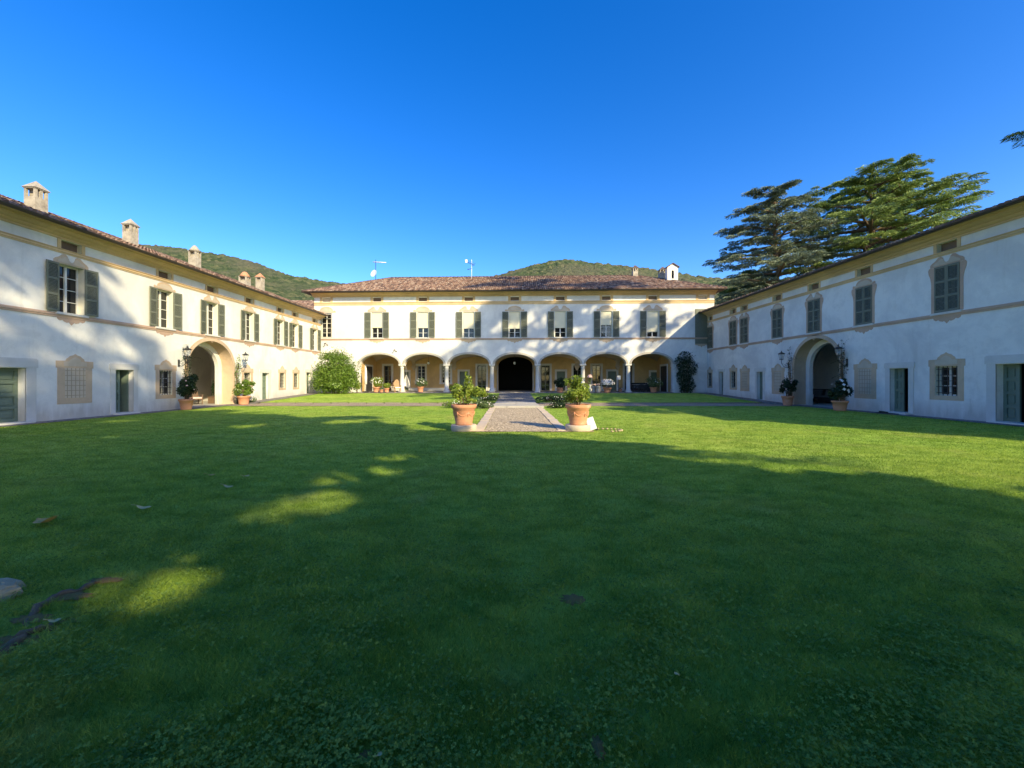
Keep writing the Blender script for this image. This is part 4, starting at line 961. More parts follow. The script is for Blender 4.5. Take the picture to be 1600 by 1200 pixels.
# climber on the right of the arcade
def climber(label, x, y, z, rx, ry, h, n, seed, mat='darkleaf', stemn=7, tend=26, wob=.18, size=.14):
    t = thing('climbing_plant', label, 'climbing plant', (x, y, z)); g = np.random.default_rng(seed)
    k = int(h/.45); V = []; 
    for i in range(k):
        zz = (i+.5)/k; wd = .55+.5*math.sin(zz*math.pi*.8+.3)*(.6+.8*zz)
        cx_ = wob*math.sin(i*1.7); nn = n//k; P = unit(g.normal(size=(nn, 3)))*g.uniform(.5, 1, (nn, 1))**.5*np.array([rx*wd*g.uniform(.8, 1.15), ry, .62])+np.array([cx_, 0, zz*h])
        Nn = unit(g.normal(size=(nn, 3))+np.array([0, -.9, .4])); D = unit(np.cross(Nn, g.normal(size=(nn, 3)))-np.array([0, 0, .4])); L = size*g.uniform(.6, 1.3, nn); V.append(leaf_quads(P, D, Nn, L, L*.45))
    for i in range(tend):
        z0 = g.uniform(.35, 1)*h; a = g.uniform(-1, 1); s0 = np.array([a*rx*.8, -ry*.3, z0]); d = unit(np.array([np.sign(a)*g.uniform(.4, 1), -.2, g.uniform(-.2, .9)])); m_ = 12
        q = np.linspace(0, g.uniform(.35, .9), m_)[:, None]; P = s0+d*q+np.array([0, 0, -.5])*q**2; Nn = unit(g.normal(size=(m_, 3))+np.array([0, -1, 0])); D = unit(g.normal(size=(m_, 3))); L = np.full(m_, size*.7); V.append(leaf_quads(P, D, Nn, L, L*.4))
    V = np.concatenate(V); put('foliage', np_mesh('foliage', V, 4, mat, g.random(len(V))), t)
    b = MB()
    for i in range(stemn):
        a = g.uniform(-.5, .5)*rx; b.tube([(a*.5, 0, 0), (a+.06, .02, h*.3), (a*.7-.05, 0, h*.6), (a*1.2, .02, h*.9)], [.035, .03, .02, .008], 5)
    b.build('stem', 'bark', t); return t
cu = fac(1071, -.35); climber('dense dark climber on the wall right of the last arch', cu*cf+.35*sf, FY+cu*sf-.45, .42, .95, .4, 3.65, 4200, 60)

# ------------------------------------------------------------------ loggia furniture and pots
def lg(px, dep): u = fac(px, dep); return (u*cf-dep*sf, FY+u*sf+dep*cf, FL)
def small_pot(label, px, dep, rt, h, folr, folh, n, mat, seed, fl=None, group='potted plants under the arcade', size=.11, potmat=None):
    x, y, z = lg(px, dep); fo = [(bush_mesh('foliage', mat, n, (folr, folr, folh), size, 14, seed), (0, 0, h+folh*.75))]
    if fl: fo.append((flower_mesh('flowers', fl[0], fl[1], (folr*.9, folr*.9, folh), fl[2], seed+1), (0, 0, h+folh*.75)))
    return potted(label, (x, y, z), rt, rt*.68, h, fo, group, mat=potmat)
small_pot('terracotta pot with wide pale green shrub just inside the first arch', 588, -.75, .36, .50, .78, .62, 2600, 'citrus', 70, ('petal', 40, .06))
small_pot('terracotta pot with small yellow green shrub right of the wide pale shrub', 604, -.8, .28, .40, .42, .33, 900, 'citrus', 72)
small_pot('low terracotta pot between the pale shrub and the first column', 596, -1.1, .2, .26, .2, .12, 200, 'olive', 73)
small_pot('terracotta pot with grey green oleander under the second arch', 657, -.6, .34, .55, .78, .52, 2200, 'olive', 74, ('petal', 24, .06))
small_pot('pot with yellow leaved shrub under the third arch left of the green door', 704, 3.6, .22, .3, .28, .22, 380, 'citrus', 75)
small_pot('dark round leafy shrub in a pot under the fifth arch', 875, -.6, .36, .45, .72, .62, 2600, 'darkleaf', 76)
small_pot('white flowering shrub in a tub under the sixth arch', 949, -.7, .40, .45, .80, .52, 1500, 'darkleaf', 78, ('petal', 170, .085))
small_pot('pot with loose dark shrub in front of the seventh arch', 1021, -.6, .36, .5, .95, .62, 2000, 'olive', 80, ('petal', 12, .06))
small_pot('small empty looking terracotta pot by the wall under the sixth arch', 969, 1.2, .2, .3, .1, .08, 60, 'olive', 82)
small_pot('small stone pot left of the white flowering shrub', 935, -.7, .26, .62, .3, .16, 300, 'olive', 84, ('petalpink', 36, .07), potmat='stone')
small_pot('second small stone pot directly beside the white flowering shrub', 928, -.2, .26, .62, .24, .14, 200, 'olive', 85, ('petalpink', 20, .07), potmat='stone')
def armchair(label, loc, rz, wood='orangewood', cush='fabric_w', group=None, tall=1.0, w_=.62):
    t = thing('armchair', label, 'armchair', loc, rz, group); b = MB(); b.box(-w_/2, w_/2, -.3, .32, .34, .40); b.build('seat_frame', wood, t)
    for sx in (-1, 1):
        for sy in (-1, 1): b = MB(); b.box(sx*(w_/2-.03)-.025, sx*(w_/2-.03)+.025, sy*.28-.025, sy*.28+.025, 0, .62 if sy < 0 else .5); b.build('leg', wood, t)
        b = MB(); b.box(sx*(w_/2)-.035, sx*(w_/2)+.035, -.33, .33, .62, .66); b.build('armrest', wood, t)
    b = MB(); n = 9
    for i in range(n):
        x = -w_/2+.03+i*(w_-.06)/(n-1); hh = .4+tall*.75*(1-.35*abs(2*i/(n-1)-1)**2); b.add([(x-.022, .28, .36), (x+.022, .28, .36), (x+.022, .46, hh), (x-.022, .46, hh), (x-.022, .31, .36), (x+.022, .31, .36), (x+.022, .49, hh), (x-.022, .49, hh)], [(0, 1, 2, 3), (7, 6, 5, 4), (0, 4, 5, 1), (1, 5, 6, 2), (2, 6, 7, 3), (3, 7, 4, 0)])
    b.build('backrest', wood, t)
    b = MB(); b.box(-w_/2+.04, w_/2-.04, -.28, .26, .40, .50); b.build('seat_cushion', cush, t); return t
armchair('tall varnished wooden armchair with white cushion left of the first column', lg(621, -.2), R(25), tall=1.15)
armchair('wooden armchair against the ochre wall behind the first arch', lg(612, 3.2), R(-10), 'wood', 'orangewood' if False else 'fabric_w')
# hanging hammock chair
x, y, z = lg(635, .9); t = thing('hanging_chair', 'white net hanging chair on a cord right of the first column', 'hanging chair', (x, y, z)); b = MB(); b.tube([(0, 0, 1.75), (-.1, -.1, 3.75)], .012, 5); b.build('cord', 'fabric_w', t)
b = MB(); n = 16; prof_ = [(.02, 1.75), (.14, 1.45), (.27, 1.1), (.34, .75), (.30, .5), (.15, .36), (.02, .33)]
vs = []; fs = []
for r_, zz in prof_:
    for k in range(n+1): a = math.pi*(-.15+1.3*k/n); vs.append((r_*math.cos(a), r_*math.sin(a), zz))
for i in range(len(prof_)-1):
    for k in range(n): fs.append((i*(n+1)+k, i*(n+1)+k+1, (i+1)*(n+1)+k+1, (i+1)*(n+1)+k))
b.add(vs, fs, 0, True); b.build('net_shell', 'fabric_w', t); b = MB(); b.lathe([(.05, .40), (.24, .45), (.26, .55), (.1, .6)], 0, 0, 14); b.build('cushion', 'fabric_g', t)
# closed parasol in the first bay
x, y, z = lg(571.5, -.5); t = thing('parasol', 'closed white parasol on a dark base at the left end of the arcade', 'parasol', (x, y, z)); b = MB(); b.lathe([(.33, 0), (.33, .06), (.05, .1)], 0, 0, 16); b.build('base', 'iron', t)
b = MB(); b.tube([(0, 0, .05), (0, 0, 2.55)], .03, 8); b.build('pole', 'white', t); b = MB(); b.lathe([(.05, .75), (.12, .8), (.14, 1.4), (.11, 2.1), (.05, 2.5), (.02, 2.56)], 0, 0, 10); b.build('canopy', 'fabric_w', t)
# dining table and chairs in the last bay
x, y, z = lg(1003, 1.6); t = thing('garden_table', 'grey garden table under the last arch', 'table', (x, y, z)); b = MB(); b.box(-.9, .9, -.4, .4, .70, .74); b.build('table_top', 'stone', t)
for sx in (-1, 1):
    for sy in (-1, 1): b = MB(); b.box(sx*.8-.03, sx*.8+.03, sy*.33-.03, sy*.33+.03, 0, .7); b.build('leg', 'iron', t)
for i, (px_, dp, rz__, lab) in enumerate(((993, 1.5, 90, 'dark garden armchair at the left end of the grey garden table'), (1000, .8, 180, 'dark garden armchair in front of the grey garden table on its left side'), (1009, .8, 180, 'dark garden armchair in front of the grey garden table on its right side'))):
    armchair(lab, lg(px_, dp), R(rz__), 'iron', 'fabric_g', 'garden armchairs under the last arch', .55)
x, y, z = lg(1000, 3.7); t = thing('garden_sofa', 'dark sofa against the wall under the last arch', 'sofa', (x, y, z)); b = MB(); b.box(-1, 1, -.35, .4, .05, .4); b.build('seat', 'rattan', t); b = MB(); b.box(-1, 1, .28, .42, .4, .9); b.build('backrest', 'rattan', t)
for s in (-1, 1): b = MB(); b.box(s*1.05-.08, s*1.05+.08, -.35, .42, .0, .62); b.build('armrest', 'rattan', t)
for s in (-.5, .5): b = MB(); b.box(s-.46, s+.46, -.33, .27, .402, .52); b.build('seat_cushion', 'fabric_g', t)
# small table and lantern beside the stone pots
x, y, z = lg(966.5, .1); t = thing('table_lamp_stand', 'white square lantern on a thin stand right of the white flowering shrub', 'lantern', (x, y, z)); b = MB(); b.tube([(0, 0, 0), (0, 0, 1.25)], .025, 6); b.lathe([(.18, 0), (.18, .03)], 0, 0, 12); b.build('stand', 'iron', t); b = MB(); b.box(-.16, .16, -.16, .16, 1.25, 1.65); b.build('lantern_shade', 'fabric_w', t); b = MB(); b.box(-.2, .2, -.2, .2, 1.65, 1.69); b.build('lantern_cap', 'iron', t)
x, y, z = lg(921.5, -.3); t = thing('potted_orchid', 'tall white flower arrangement on a pale pedestal beside the fifth column', 'flowers', (x, y, z)); b = MB(); b.lathe([(.2, 0), (.2, .06), (.12, .12), (.11, .62), (.19, .7), (.19, .74)], 0, 0, 14); b.build('pedestal', 'stone_w', t); put('flowers', flower_mesh('flowers', 'petalpink', 46, (.26, .26, .26), .08, 90), t, (0, 0, 1.5)); put('foliage', bush_mesh('foliage', 'olive', 260, (.24, .24, .38), .1, 8, 91), t, (0, 0, 1.1))
# hanging lamps
for px_, lab in ((669.5, 'small white globe lamp hanging under the second arch'), (804, 'white globe lamp hanging in front of the dark central passage')):
    x, y, z = lg(px_, 2.4); t = thing('pendant_lamp', lab, 'lamp', (x, y, 0), 0, 'globe lamps under the arcade'); b = MB(); b.tube([(0, 0, 3.62), (0, 0, 4.28)], .012, 5); b.lathe([(.05, 3.62), (.07, 3.56), (.02, 3.66)], 0, 0, 8); b.build('cord', 'iron', t)
    b = MB(); b.lathe([(.01, 3.30), (.09, 3.33), (.135, 3.43), (.12, 3.53), (.04, 3.58)], 0, 0, 14); b.build('globe', 'globe', t)
# small wall spotlight on the facade
for px_, py_, lab in ((619, 549, 'small spotlight bracket on the wall above the first column'), (511.5, 538.5, 'small dark fixture on the wall under the leftmost window of the main house')):
    u = fac(px_); zz = EYE+(CY-py_)/F*39; t = thing('wall_spotlight', lab, 'light', (u*cf, FY+u*sf, zz), FA, 'spotlights on the main house wall'); b = MB(); b.tube([(0, 0, 0), (-.05, -.25, .18)], .02, 5); b.box(-.06, .06, -.015, 0, -.06, .06); b.build('arm', 'iron', t); b = MB(); b.tube([(-.05, -.22, .18), (-.09, -.4, .08)], [.04, .075], 8); b.build('lamp_head', 'gutter', t)

# ------------------------------------------------------------------ wing-side lanterns, pots, climbers
def lantern(label, loc, rz, frost=False):
    t = thing('wall_lantern', label, 'lantern', loc, rz, 'wall lanterns beside the wing archways')    # local -y points away from the wall
    b = MB(); b.box(-.06, .06, -.02, 0, -.62, -.2)
    pts = [(0, -.02, -.55), (0, -.18, -.58), (0, -.36, -.48), (0, -.5, -.25), (0, -.5, -.02)]; b.tube(pts, [.018]*5, 6)
    pts = [(0, -.02, -.3), (0, -.16, -.3), (0, -.26, -.38), (0, -.2, -.47), (0, -.12, -.42)]; b.tube(pts, .012, 5); b.build('bracket', 'iron', t)
    b = MB(); r0, r1 = .11, .17; c = [(-1, -1), (1, -1), (1, 1), (-1, 1)]
    for sx, sy in c: b.tube([(sx*r0*.7, -.5+sy*r0*.7, 0), (sx*r1*.7, -.5+sy*r1*.7, .36)], .011, 4)
    b.box(-.09, .09, -.59, -.41, -.03, .01); b.box(-.13, .13, -.63, -.37, .35, .375)
    b.add([(-.17, -.67, .375), (.17, -.67, .375), (.17, -.33, .375), (-.17, -.33, .375), (0, -.5, .52)], [(0, 1, 4), (1, 2, 4), (2, 3, 4), (3, 0, 4), (3, 2, 1, 0)]); b.lathe([(.03, .5), (.035, .55), (.01, .6)], 0, -.5, 8); b.build('lantern_frame', 'iron', t)
    b = MB(); q0, q1 = r0*.66, r1*.66
    b.add([(-q0, -.5-q0, .01), (q0, -.5-q0, .01), (q0, -.5+q0, .01), (-q0, -.5+q0, .01), (-q1, -.5-q1, .35), (q1, -.5-q1, .35), (q1, -.5+q1, .35), (-q1, -.5+q1, .35)], [(0, 1, 5, 4), (1, 2, 6, 5), (2, 3, 7, 6), (3, 0, 4, 7)]); b.build('lantern_glass', 'lampglass', t)
    b = MB(); b.tube([(0, -.5, .02), (0, -.5, .2)], .03, 6); b.build('bulb', 'fabric_w', t)
m_, nt, bb = new_mat('lantern_glass'); M['lampglass'] = m_; bb.inputs['Base Color'].default_value = (.9, .92, .92, 1); bb.inputs['Transmission Weight'].default_value = .85; bb.inputs['Roughness'].default_value = .25; bb.inputs['IOR'].default_value = 1.1
lantern('black iron wall lantern on the sunny side right of the left archway', (-19.1, 27.45, 3.05), R(90)); lantern('black iron wall lantern on the left edge of the left archway', (-19.1, 22.5, 3.05), R(90))
lantern('black iron wall lantern over the painted window left of the right archway', (19.3, 27.05, 3.1), R(-90)); lantern('black iron wall lantern on the right edge of the right archway', (19.3, 22.35, 3.1), R(-90))
def wing_pot(label, x, y, rt, h, rr, hh, n, mat, seed, fl):
    fo = [(bush_mesh('foliage', mat, int(n*.8), (rr, rr, hh), .13, 9, seed, fill=.25), (0, 0, h+hh*.8)), (bush_mesh('foliage', mat, int(n*.35), (rr*.75, rr*.7, hh*.7), .13, 4, seed+50, fill=.2), (rr*.35, 0, h+hh*1.25)), (flower_mesh('flowers', fl[0], fl[1], (rr*.95, rr*.95, hh), fl[2], seed+1), (0, 0, h+hh*.8))]
    return potted(label, (x, y, 0.002), rt, rt*.7, h, fo, 'flowering pots beside the wing archways', nst=8)
wing_pot('terracotta pot with dark camellia and pale flowers left of the left archway', -18.25, 22.0, .36, .60, .60, .82, 2800, 'darkleaf', 100, ('petalpink', 22, .05))
wing_pot('terracotta pot with bright green flowering bush right of the left archway', -18.15, 26.6, .40, .58, .68, .62, 2300, 'laurel', 102, ('petal', 16, .05))
wing_pot('tall terracotta pot with dark spreading bush left of the right archway', 18.2, 25.6, .36, .62, .55, .66, 1700, 'darkleaf', 104, ('petalpink', 10, .06))
wing_pot('terracotta pot with dark bush and white blooms right of the right archway', 17.95, 21.25, .38, .55, .55, .72, 2500, 'darkleaf', 106, ('petal', 16, .10))
t = thing('potted_topiary', 'small dark clipped topiary in a square box inside the left archway', 'potted plant', (-20.9, 27.6, .02)); b = MB(); b.box(-.26, .26, -.26, .26, 0, .46); b.box(-.29, .29, -.29, .29, .42, .48); b.build('planter_box', 'wood', t); put('foliage', bush_mesh('foliage', 'darkleaf', 1200, (.24, .24, .62), .08, 14, 110), t, (0, 0, 1.0)); stems(t, 2, .05, .8, 111, z0=.4)
armchair('small wicker chair with red and white cushion just inside the left archway', (-21.2, 26.3, .02), R(60), 'wood', 'petalpink')
def vine(label, x, y, h, rx, seed, rz, n=260, mat='darkleaf'):
    t = climber(label, x, y, 0, rx, .12, h, n, seed, mat, 4, 4, .1, .1); t.rotation_euler.z = rz; t['group'] = 'thin climbers on the archway jambs'
vine('thin bare climber up the left jamb of the left archway', -18.98, 22.95, 3.5, .28, 120, R(90), 520)
vine('thin climber up the right jamb of the left archway', -18.98, 27.2, 3.1, .26, 121, R(90), 420, 'laurel')
vine('thin climber up the left jamb of the right archway', 19.18, 26.75, 3.6, .24, 122, R(-90), 260)
vine('thin climber up the right jamb of the right archway', 19.18, 22.55, 3.7, .3, 123, R(-90), 480)
t = thing('trailing_plant', 'low trailing silver plant at the wall right of the left archway', 'plant', (-18.5, 28.1, .02)); put('foliage', bush_mesh('foliage', 'olive', 700, (.35, .8, .32), .09, 10, 125), t, (0, 0, .25)); put('flowers', flower_mesh('flowers', 'petal', 50, (.35, .8, .34), .05, 126), t, (0, 0, .25))
# sofa and low table in the right archway
t = thing('rattan_sofa', 'dark rattan sofa with two grey back cushions inside the right archway', 'sofa', (22.75, 28.5, .02), R(-66)); b = MB(); b.box(-.95, .95, -.42, .42, .06, .40); b.build('seat', 'rattan', t)
b = MB(); b.add([(-.98, .30, .38), (.98, .30, .38), (.90, .46, .98), (-.90, .46, .98), (-.98, .42, .38), (.98, .42, .38), (.90, .56, .98), (-.90, .56, .98)], [(0, 1, 2, 3), (7, 6, 5, 4), (0, 4, 5, 1), (1, 5, 6, 2), (2, 6, 7, 3), (3, 7, 4, 0)]); b.build('backrest', 'rattan', t)
for s in (-1, 1):
    b = MB(); b.box(s*1.0-.09, s*1.0+.09, -.44, .45, 0, .64); b.build('armrest', 'rattan', t)
    b = MB(); b.box(s*.45-.42, s*.45+.42, -.40, .28, .402, .52); b.build('seat_cushion', 'fabric_g', t)
    b = MB(); b.add([(s*.45-.33, .12, .53), (s*.45+.33, .12, .53), (s*.45+.33, .30, .92), (s*.45-.33, .30, .92), (s*.45-.33, .27, .53), (s*.45+.33, .27, .53), (s*.45+.33, .43, .92), (s*.45-.33, .43, .92)], [(0, 1, 2, 3), (7, 6, 5, 4), (0, 4, 5, 1), (1, 5, 6, 2), (2, 6, 7, 3), (3, 7, 4, 0)]); b.build('back_cushion', 'fabric_g', t)
t = thing('low_table', 'low dark table in front of the rattan sofa', 'table', (21.3, 27.75, .02), R(-80)); b = MB(); b.box(-.4, .4, -.28, .28, .30, .35); b.build('table_top', 'rattan', t)
for sx in (-1, 1):
    for sy in (-1, 1): b = MB(); b.box(sx*.35-.03, sx*.35+.03, sy*.23-.03, sy*.23+.03, 0, .3); b.build('leg', 'rattan', t)
b = MB(); b.box(-.24, .24, -.12, .12, 0, .25); b.box(-.25, .25, -.13, .13, .25, .28); tag(b.build('white_box', 'fabric_w', None, (21.25, 27.75, .375), (0, 0, R(-80))), 'small white box on the low dark table in the right archway', 'box')
# door mat and shoes by the right door
b = MB(); b.box(-.18, .18, -.42, .42, 0, .025); tag(b.build('door_mat', 'rattan', None, (18.82, 19.5, .004)), 'dark doormat on the step of the half open door in the right wing', 'doormat')
for i in range(2):
    b = MB(); b.add([(-.05, -.14, 0), (.05, -.14, 0), (.055, .14, 0), (-.055, .14, 0), (-.035, -.12, .05), (.035, -.12, .05), (.04, .12, .09), (-.04, .12, .09)], [(0, 3, 2, 1), (4, 5, 6, 7), (0, 1, 5, 4), (1, 2, 6, 5), (2, 3, 7, 6), (3, 0, 4, 7)])
    tag(b.build('shoe', 'iron', None, (18.80, 19.72-.13*i, .03), (0, 0, R(80))), 'dark shoe left on the doormat of the half open door', 'shoe', 'pair of shoes on the doormat')

# ------------------------------------------------------------------ stones, roots, fallen leaves in the foreground
def rock(label, x, y, sx, sy, sz, seed):
    g = np.random.default_rng(seed); b = MB(); n, m2 = 18, 10; vs = []
    for i in range(m2+1):
        for k in range(n):
            a = 2*math.pi*k/n; t = math.pi/2*i/m2; r_ = math.cos(t)**.7; q = 1+.18*math.sin(3*a+seed)+.1*math.sin(7*a+2*t)+g.uniform(-.05, .05)
            vs.append((sx*r_*math.cos(a)*q, sy*r_*math.sin(a)*q, sz*math.sin(t)**.8*(1+g.uniform(-.07, .07))-.03))
    fs = [(i*n+k, i*n+(k+1) % n, (i+1)*n+(k+1) % n, (i+1)*n+k) for i in range(m2) for k in range(n)]
    b.add(vs, fs, 0, False); o = b.build('rock', 'rock', None, (x, y, 0)); return tag(o, label, 'rock')
rock('pale grey rock in the grass at the left edge', gp(-12, 3.1)[0], 3.1, .23, .13, .12, 3)
t = thing('tree_root', 'gnarled surface tree root running through bare soil at lower left', 'root', (0, 0, 0))
def gxy(px, py): Y = F*EYE/(py-CY); return ((px-CX)/F*Y, Y)
def root(pp, zs, rs, seed):
    g = np.random.default_rng(seed); P = []; Rr = []
    for i in range(len(pp)-1):
        for k in range(5):
            t = k/5; x = pp[i][0]*(1-t)+pp[i+1][0]*t; y = pp[i][1]*(1-t)+pp[i+1][1]*t
            P.append((x+g.normal()*.008, y+g.normal()*.012, zs[i]*(1-t)+zs[i+1]*t+g.normal()*.006)); Rr.append(.9*(rs[i]*(1-t)+rs[i+1]*t)*g.uniform(.75, 1.25))
    b = MB(); b.tube(P, Rr, 9); b.build('root_branch', 'bark', t_root)
t_root = t; b = MB()
root([gxy(-60, 1060), gxy(10, 1018), gxy(40, 990), gxy(75, 978), gxy(95, 985)], (-.01, -.005, .0, -.005, -.04), (.035, .035, .03, .028, .015), 1)
root([gxy(35, 985), gxy(52, 955), gxy(80, 935), gxy(120, 922), gxy(150, 908), gxy(190, 898)], (-.03, -.01, .0, -.008, -.012, -.04), (.02, .025, .032, .025, .022, .012), 2)
root([gxy(75, 978), gxy(105, 968), gxy(140, 975)], (-.01, -.01, -.03), (.018, .014, .008), 3)
SOIL = [(gxy(50, 965), .22, .10), (gxy(20, 1000), .26, .12), (gxy(110, 930), .26, .10), (gxy(895, 935), .16, .12), (gxy(935, 1165), .05, .10), (gxy(570, 1180), .06, .06), (gxy(165, 905), .25, .08)]
for i, ((x, y), rx, ry) in enumerate(SOIL):
    n = 22; b = MB(); vs = [(0, 0, .006)]+[(rx*.6*(1+.25*math.sin(3*k+i))*math.cos(2*math.pi*k/n), ry*.6*(1+.25*math.sin(2.3*k+i))*math.sin(2*math.pi*k/n), -.012) for k in range(n)]
    b.add(vs, [(0, k+1, (k+1) % n+1) for k in range(n)], 0, True); o = b.build('bare_soil', 'soil', None, (x, y, .004)); tag(o, kind='structure')
def fallen(label, px_, py_, s, mat, rz, cup=.25):
    x, y = gxy(px_, py_); b = MB(); n = 8; vs = []; 
    for i in range(n+1):
        q = i/n; wv = s*.34*math.sin(math.pi*min(1, q*1.05))**.8*(1+.25*math.cos(9*q)); zz = cup*s*(2*q-1)**2
        vs += [(q*s-s/2, -wv, zz+cup*wv), (q*s-s/2, 0, zz), (q*s-s/2, wv, zz+cup*wv)]
    fs = [(3*i, 3*i+3, 3*i+4, 3*i+1) for i in range(n)]+[(3*i+1, 3*i+4, 3*i+5, 3*i+2) for i in range(n)]
    b.add(vs, fs, 0, True); b.tube([(-s/2, 0, cup*s), (-s*.85, .01, cup*s*1.1)], .003, 4)
    tag(b.build('fallen_leaf', mat, None, (x, y, .035), (0, R(8), rz)), label, 'leaf', 'fallen leaves on the lawn')
fallen('large curled grey brown leaf on the lawn near the left edge', 72, 821, .26, 'brownleaf', R(170)); fallen('yellow leaf on the shaded lawn right of the large curled leaf', 225, 799, .17, 'yellowleaf', R(20))
fallen('pale small leaf farther up the lawn, rightmost of three together', 384, 748, .13, 'yellowleaf', R(80)); fallen('pale leaf on the lawn, middle one of three together', 357, 765, .15, 'yellowleaf', R(10)); fallen('brown leaf on the lawn, leftmost of three together', 330, 746, .13, 'brownleaf', R(50))
fallen('dry leaf beside the tree root at lower left', 85, 979, .07, 'yellowleaf', R(30)); fallen('tiny pale leaf low in the middle foreground', 593, 1192, .03, 'yellowleaf', R(70)); fallen('tiny pale leaf in the clover right of the middle foreground', 1057, 1063, .03, 'yellowleaf', R(120))

# ------------------------------------------------------------------ trees
def limb_tree(name, label, loc, H, z0, Lf, mat, seed, nl=46, pads=9, per=110, card=.42, rt=.5, cat='cedar tree', padr=(.6, 1.15), rise=.22, droop=.35, group=None, azb=None, wl=.26, lean=(0, 0), gaps=(), extra=()):
    t = thing(name, label, cat, loc, 0, group); g = np.random.default_rng(seed); g2 = np.random.default_rng(seed+1000)
    b = MB(); k = 9; tp = [(lean[0]*(i/k)**1.5+.25*math.sin(i*1.3+seed)*(i > 0), lean[1]*(i/k)**1.5+.25*math.cos(i*1.7+seed)*(i > 0), H*.97*i/k-.3*(i == 0)) for i in range(k+1)]
    b.tube(tp, [rt*(1-.9*(i/k)**.8) for i in range(k+1)], 9); b.build('trunk', 'bark', t)
    TP = np.array(tp); bb_ = MB(); V = []; VA = []
    for i in range(nl+len(extra)):
        q = min(.99, (i+.5)/nl); zz = z0+(H-z0)*q**.9; az = i*2.39996+g.uniform(-.4, .4)
        if azb is not None and g.random() < azb[1]: az = azb[0]+g.normal()*.7
        L = Lf(q)*g.uniform(.72, 1.12)
        if i >= nl: zz, az, L = extra[i-nl]
        s0 = np.array([np.interp(zz, TP[:, 2], TP[:, 0]), np.interp(zz, TP[:, 2], TP[:, 1]), zz])
        dr = np.array([math.cos(az), math.sin(az), 0.]); lat = np.array([-dr[1], dr[0], 0.]); bend = g.uniform(-.15, .15); rs = rise*g.uniform(.5, 1.4)+(.12 if q > .85 else 0)
        f_ = lambda s: s0+dr*L*s+lat*bend*L*s*s+np.array([0, 0, 1.])*L*(rs*s-(rs*.6+.06)*s*s)
        bb_.tube([f_(s) for s in (0, .3, .6, .95)], [max(.05, .028*L*rt*1.6), .016*L, .011*L, .02], 5, cap=False)
        for j in range(pads):
            s = .22+.8*(j+g.random())/pads; c0 = f_(s); side = g.uniform(-1, 1)*.34*L*(1.1-.7*s); c0 = c0+lat*side+dr*abs(side)*.35+np.array([0, 0, g.uniform(-.15, .25)-abs(side)*.08])
            pr = g.uniform(*padr)*(.75+.03*L); n = int(per*(pr/.9)**1.5)
            if i >= nl: pr *= .55; n = 420
            a = g.uniform(0, 2*math.pi, n); r_ = pr*np.sqrt(g.random(n)); od = unit(dr+lat*np.sign(side)*.6)
            P = c0+np.stack([np.cos(a)*r_, np.sin(a)*r_, -droop*(r_/pr)**2*pr*.7+g.normal(size=n)*.07*pr], 1)+od*(r_*.25)[:, None]
            D = unit(np.stack([np.cos(a), np.sin(a), -.35-.3*g.random(n)], 1)+od*.7+g.normal(size=(n, 3))*.3); Nn = unit(np.stack([g.normal(size=n)*.9, g.normal(size=n)*.9, np.ones(n)*.8], 1))
            Lc = (card if i < nl else .15)*g.uniform(.6, 1.35, n); va = np.clip(g.random(n)*.6+g.random()*.4, 0, 1)
            if gaps:
                W0 = P+np.array(loc); nn = .78*W0[:, 0]+.625*W0[:, 1]; ag = -.625*W0[:, 0]+.78*W0[:, 1]+W0[:, 2]/.548; kp = np.ones(n, bool)
                for gn, ga, rn, ra in gaps: kp &= ((nn-gn)/rn)**2+((ag-ga)/ra)**2 > g2.uniform(.35, 1.5, n)
                P, D, Nn, Lc, va = P[kp], D[kp], Nn[kp], Lc[kp], va[kp]
            V.append(leaf_quads(P, D, Nn, Lc, Lc*(wl if i < nl else .16))); VA.append(va)
            if side*side > .04: bb_.tube([f_(max(.1, s-.12)), c0], [.035, .015], 4, cap=False)
    bb_.build('limbs', 'bark', t); V = np.concatenate(V); put('crown', np_mesh('crown', V, 4, mat, np.concatenate(VA)), t); return t
def dome(R0, p=.55, lo=.75): return lambda q: R0*(lo+(1-lo)*math.sin(math.pi*min(1, q*1.1)))*(1-max(0, q-.55)/.45*p)
limb_tree('cedar_tree', 'blue green cedar with spreading tiers, left of the pair behind the right wing', (gp(1212, 50)[0], 50, -.3), 25.6, 8.5, dome(8.4, .42), 'cedarblue', 201, 60, 12, 300, .30, .5, wl=.2, padr=(.5, .95), group='two cedars behind the right wing')
limb_tree('cedar_tree', 'taller broad bright green cedar, right of the pair behind the right wing', (gp(1368, 50)[0]-1, 50, -.3), 28.2, 9, dome(11.6, .40), 'cedar', 205, 80, 14, 320, .32, .6, wl=.2, padr=(.5, 1.0), group='two cedars behind the right wing', rise=.10, azb=(0.1, .05), lean=(.5, 0))
limb_tree('cedar_tree', 'low dark conifer between the right wing roof and the blue green cedar', (gp(1175, 56)[0], 56, -.3), 17.0, 6, dome(7.5, .5), 'cedar', 203, 34, 9, 200, .32, .4, wl=.22)
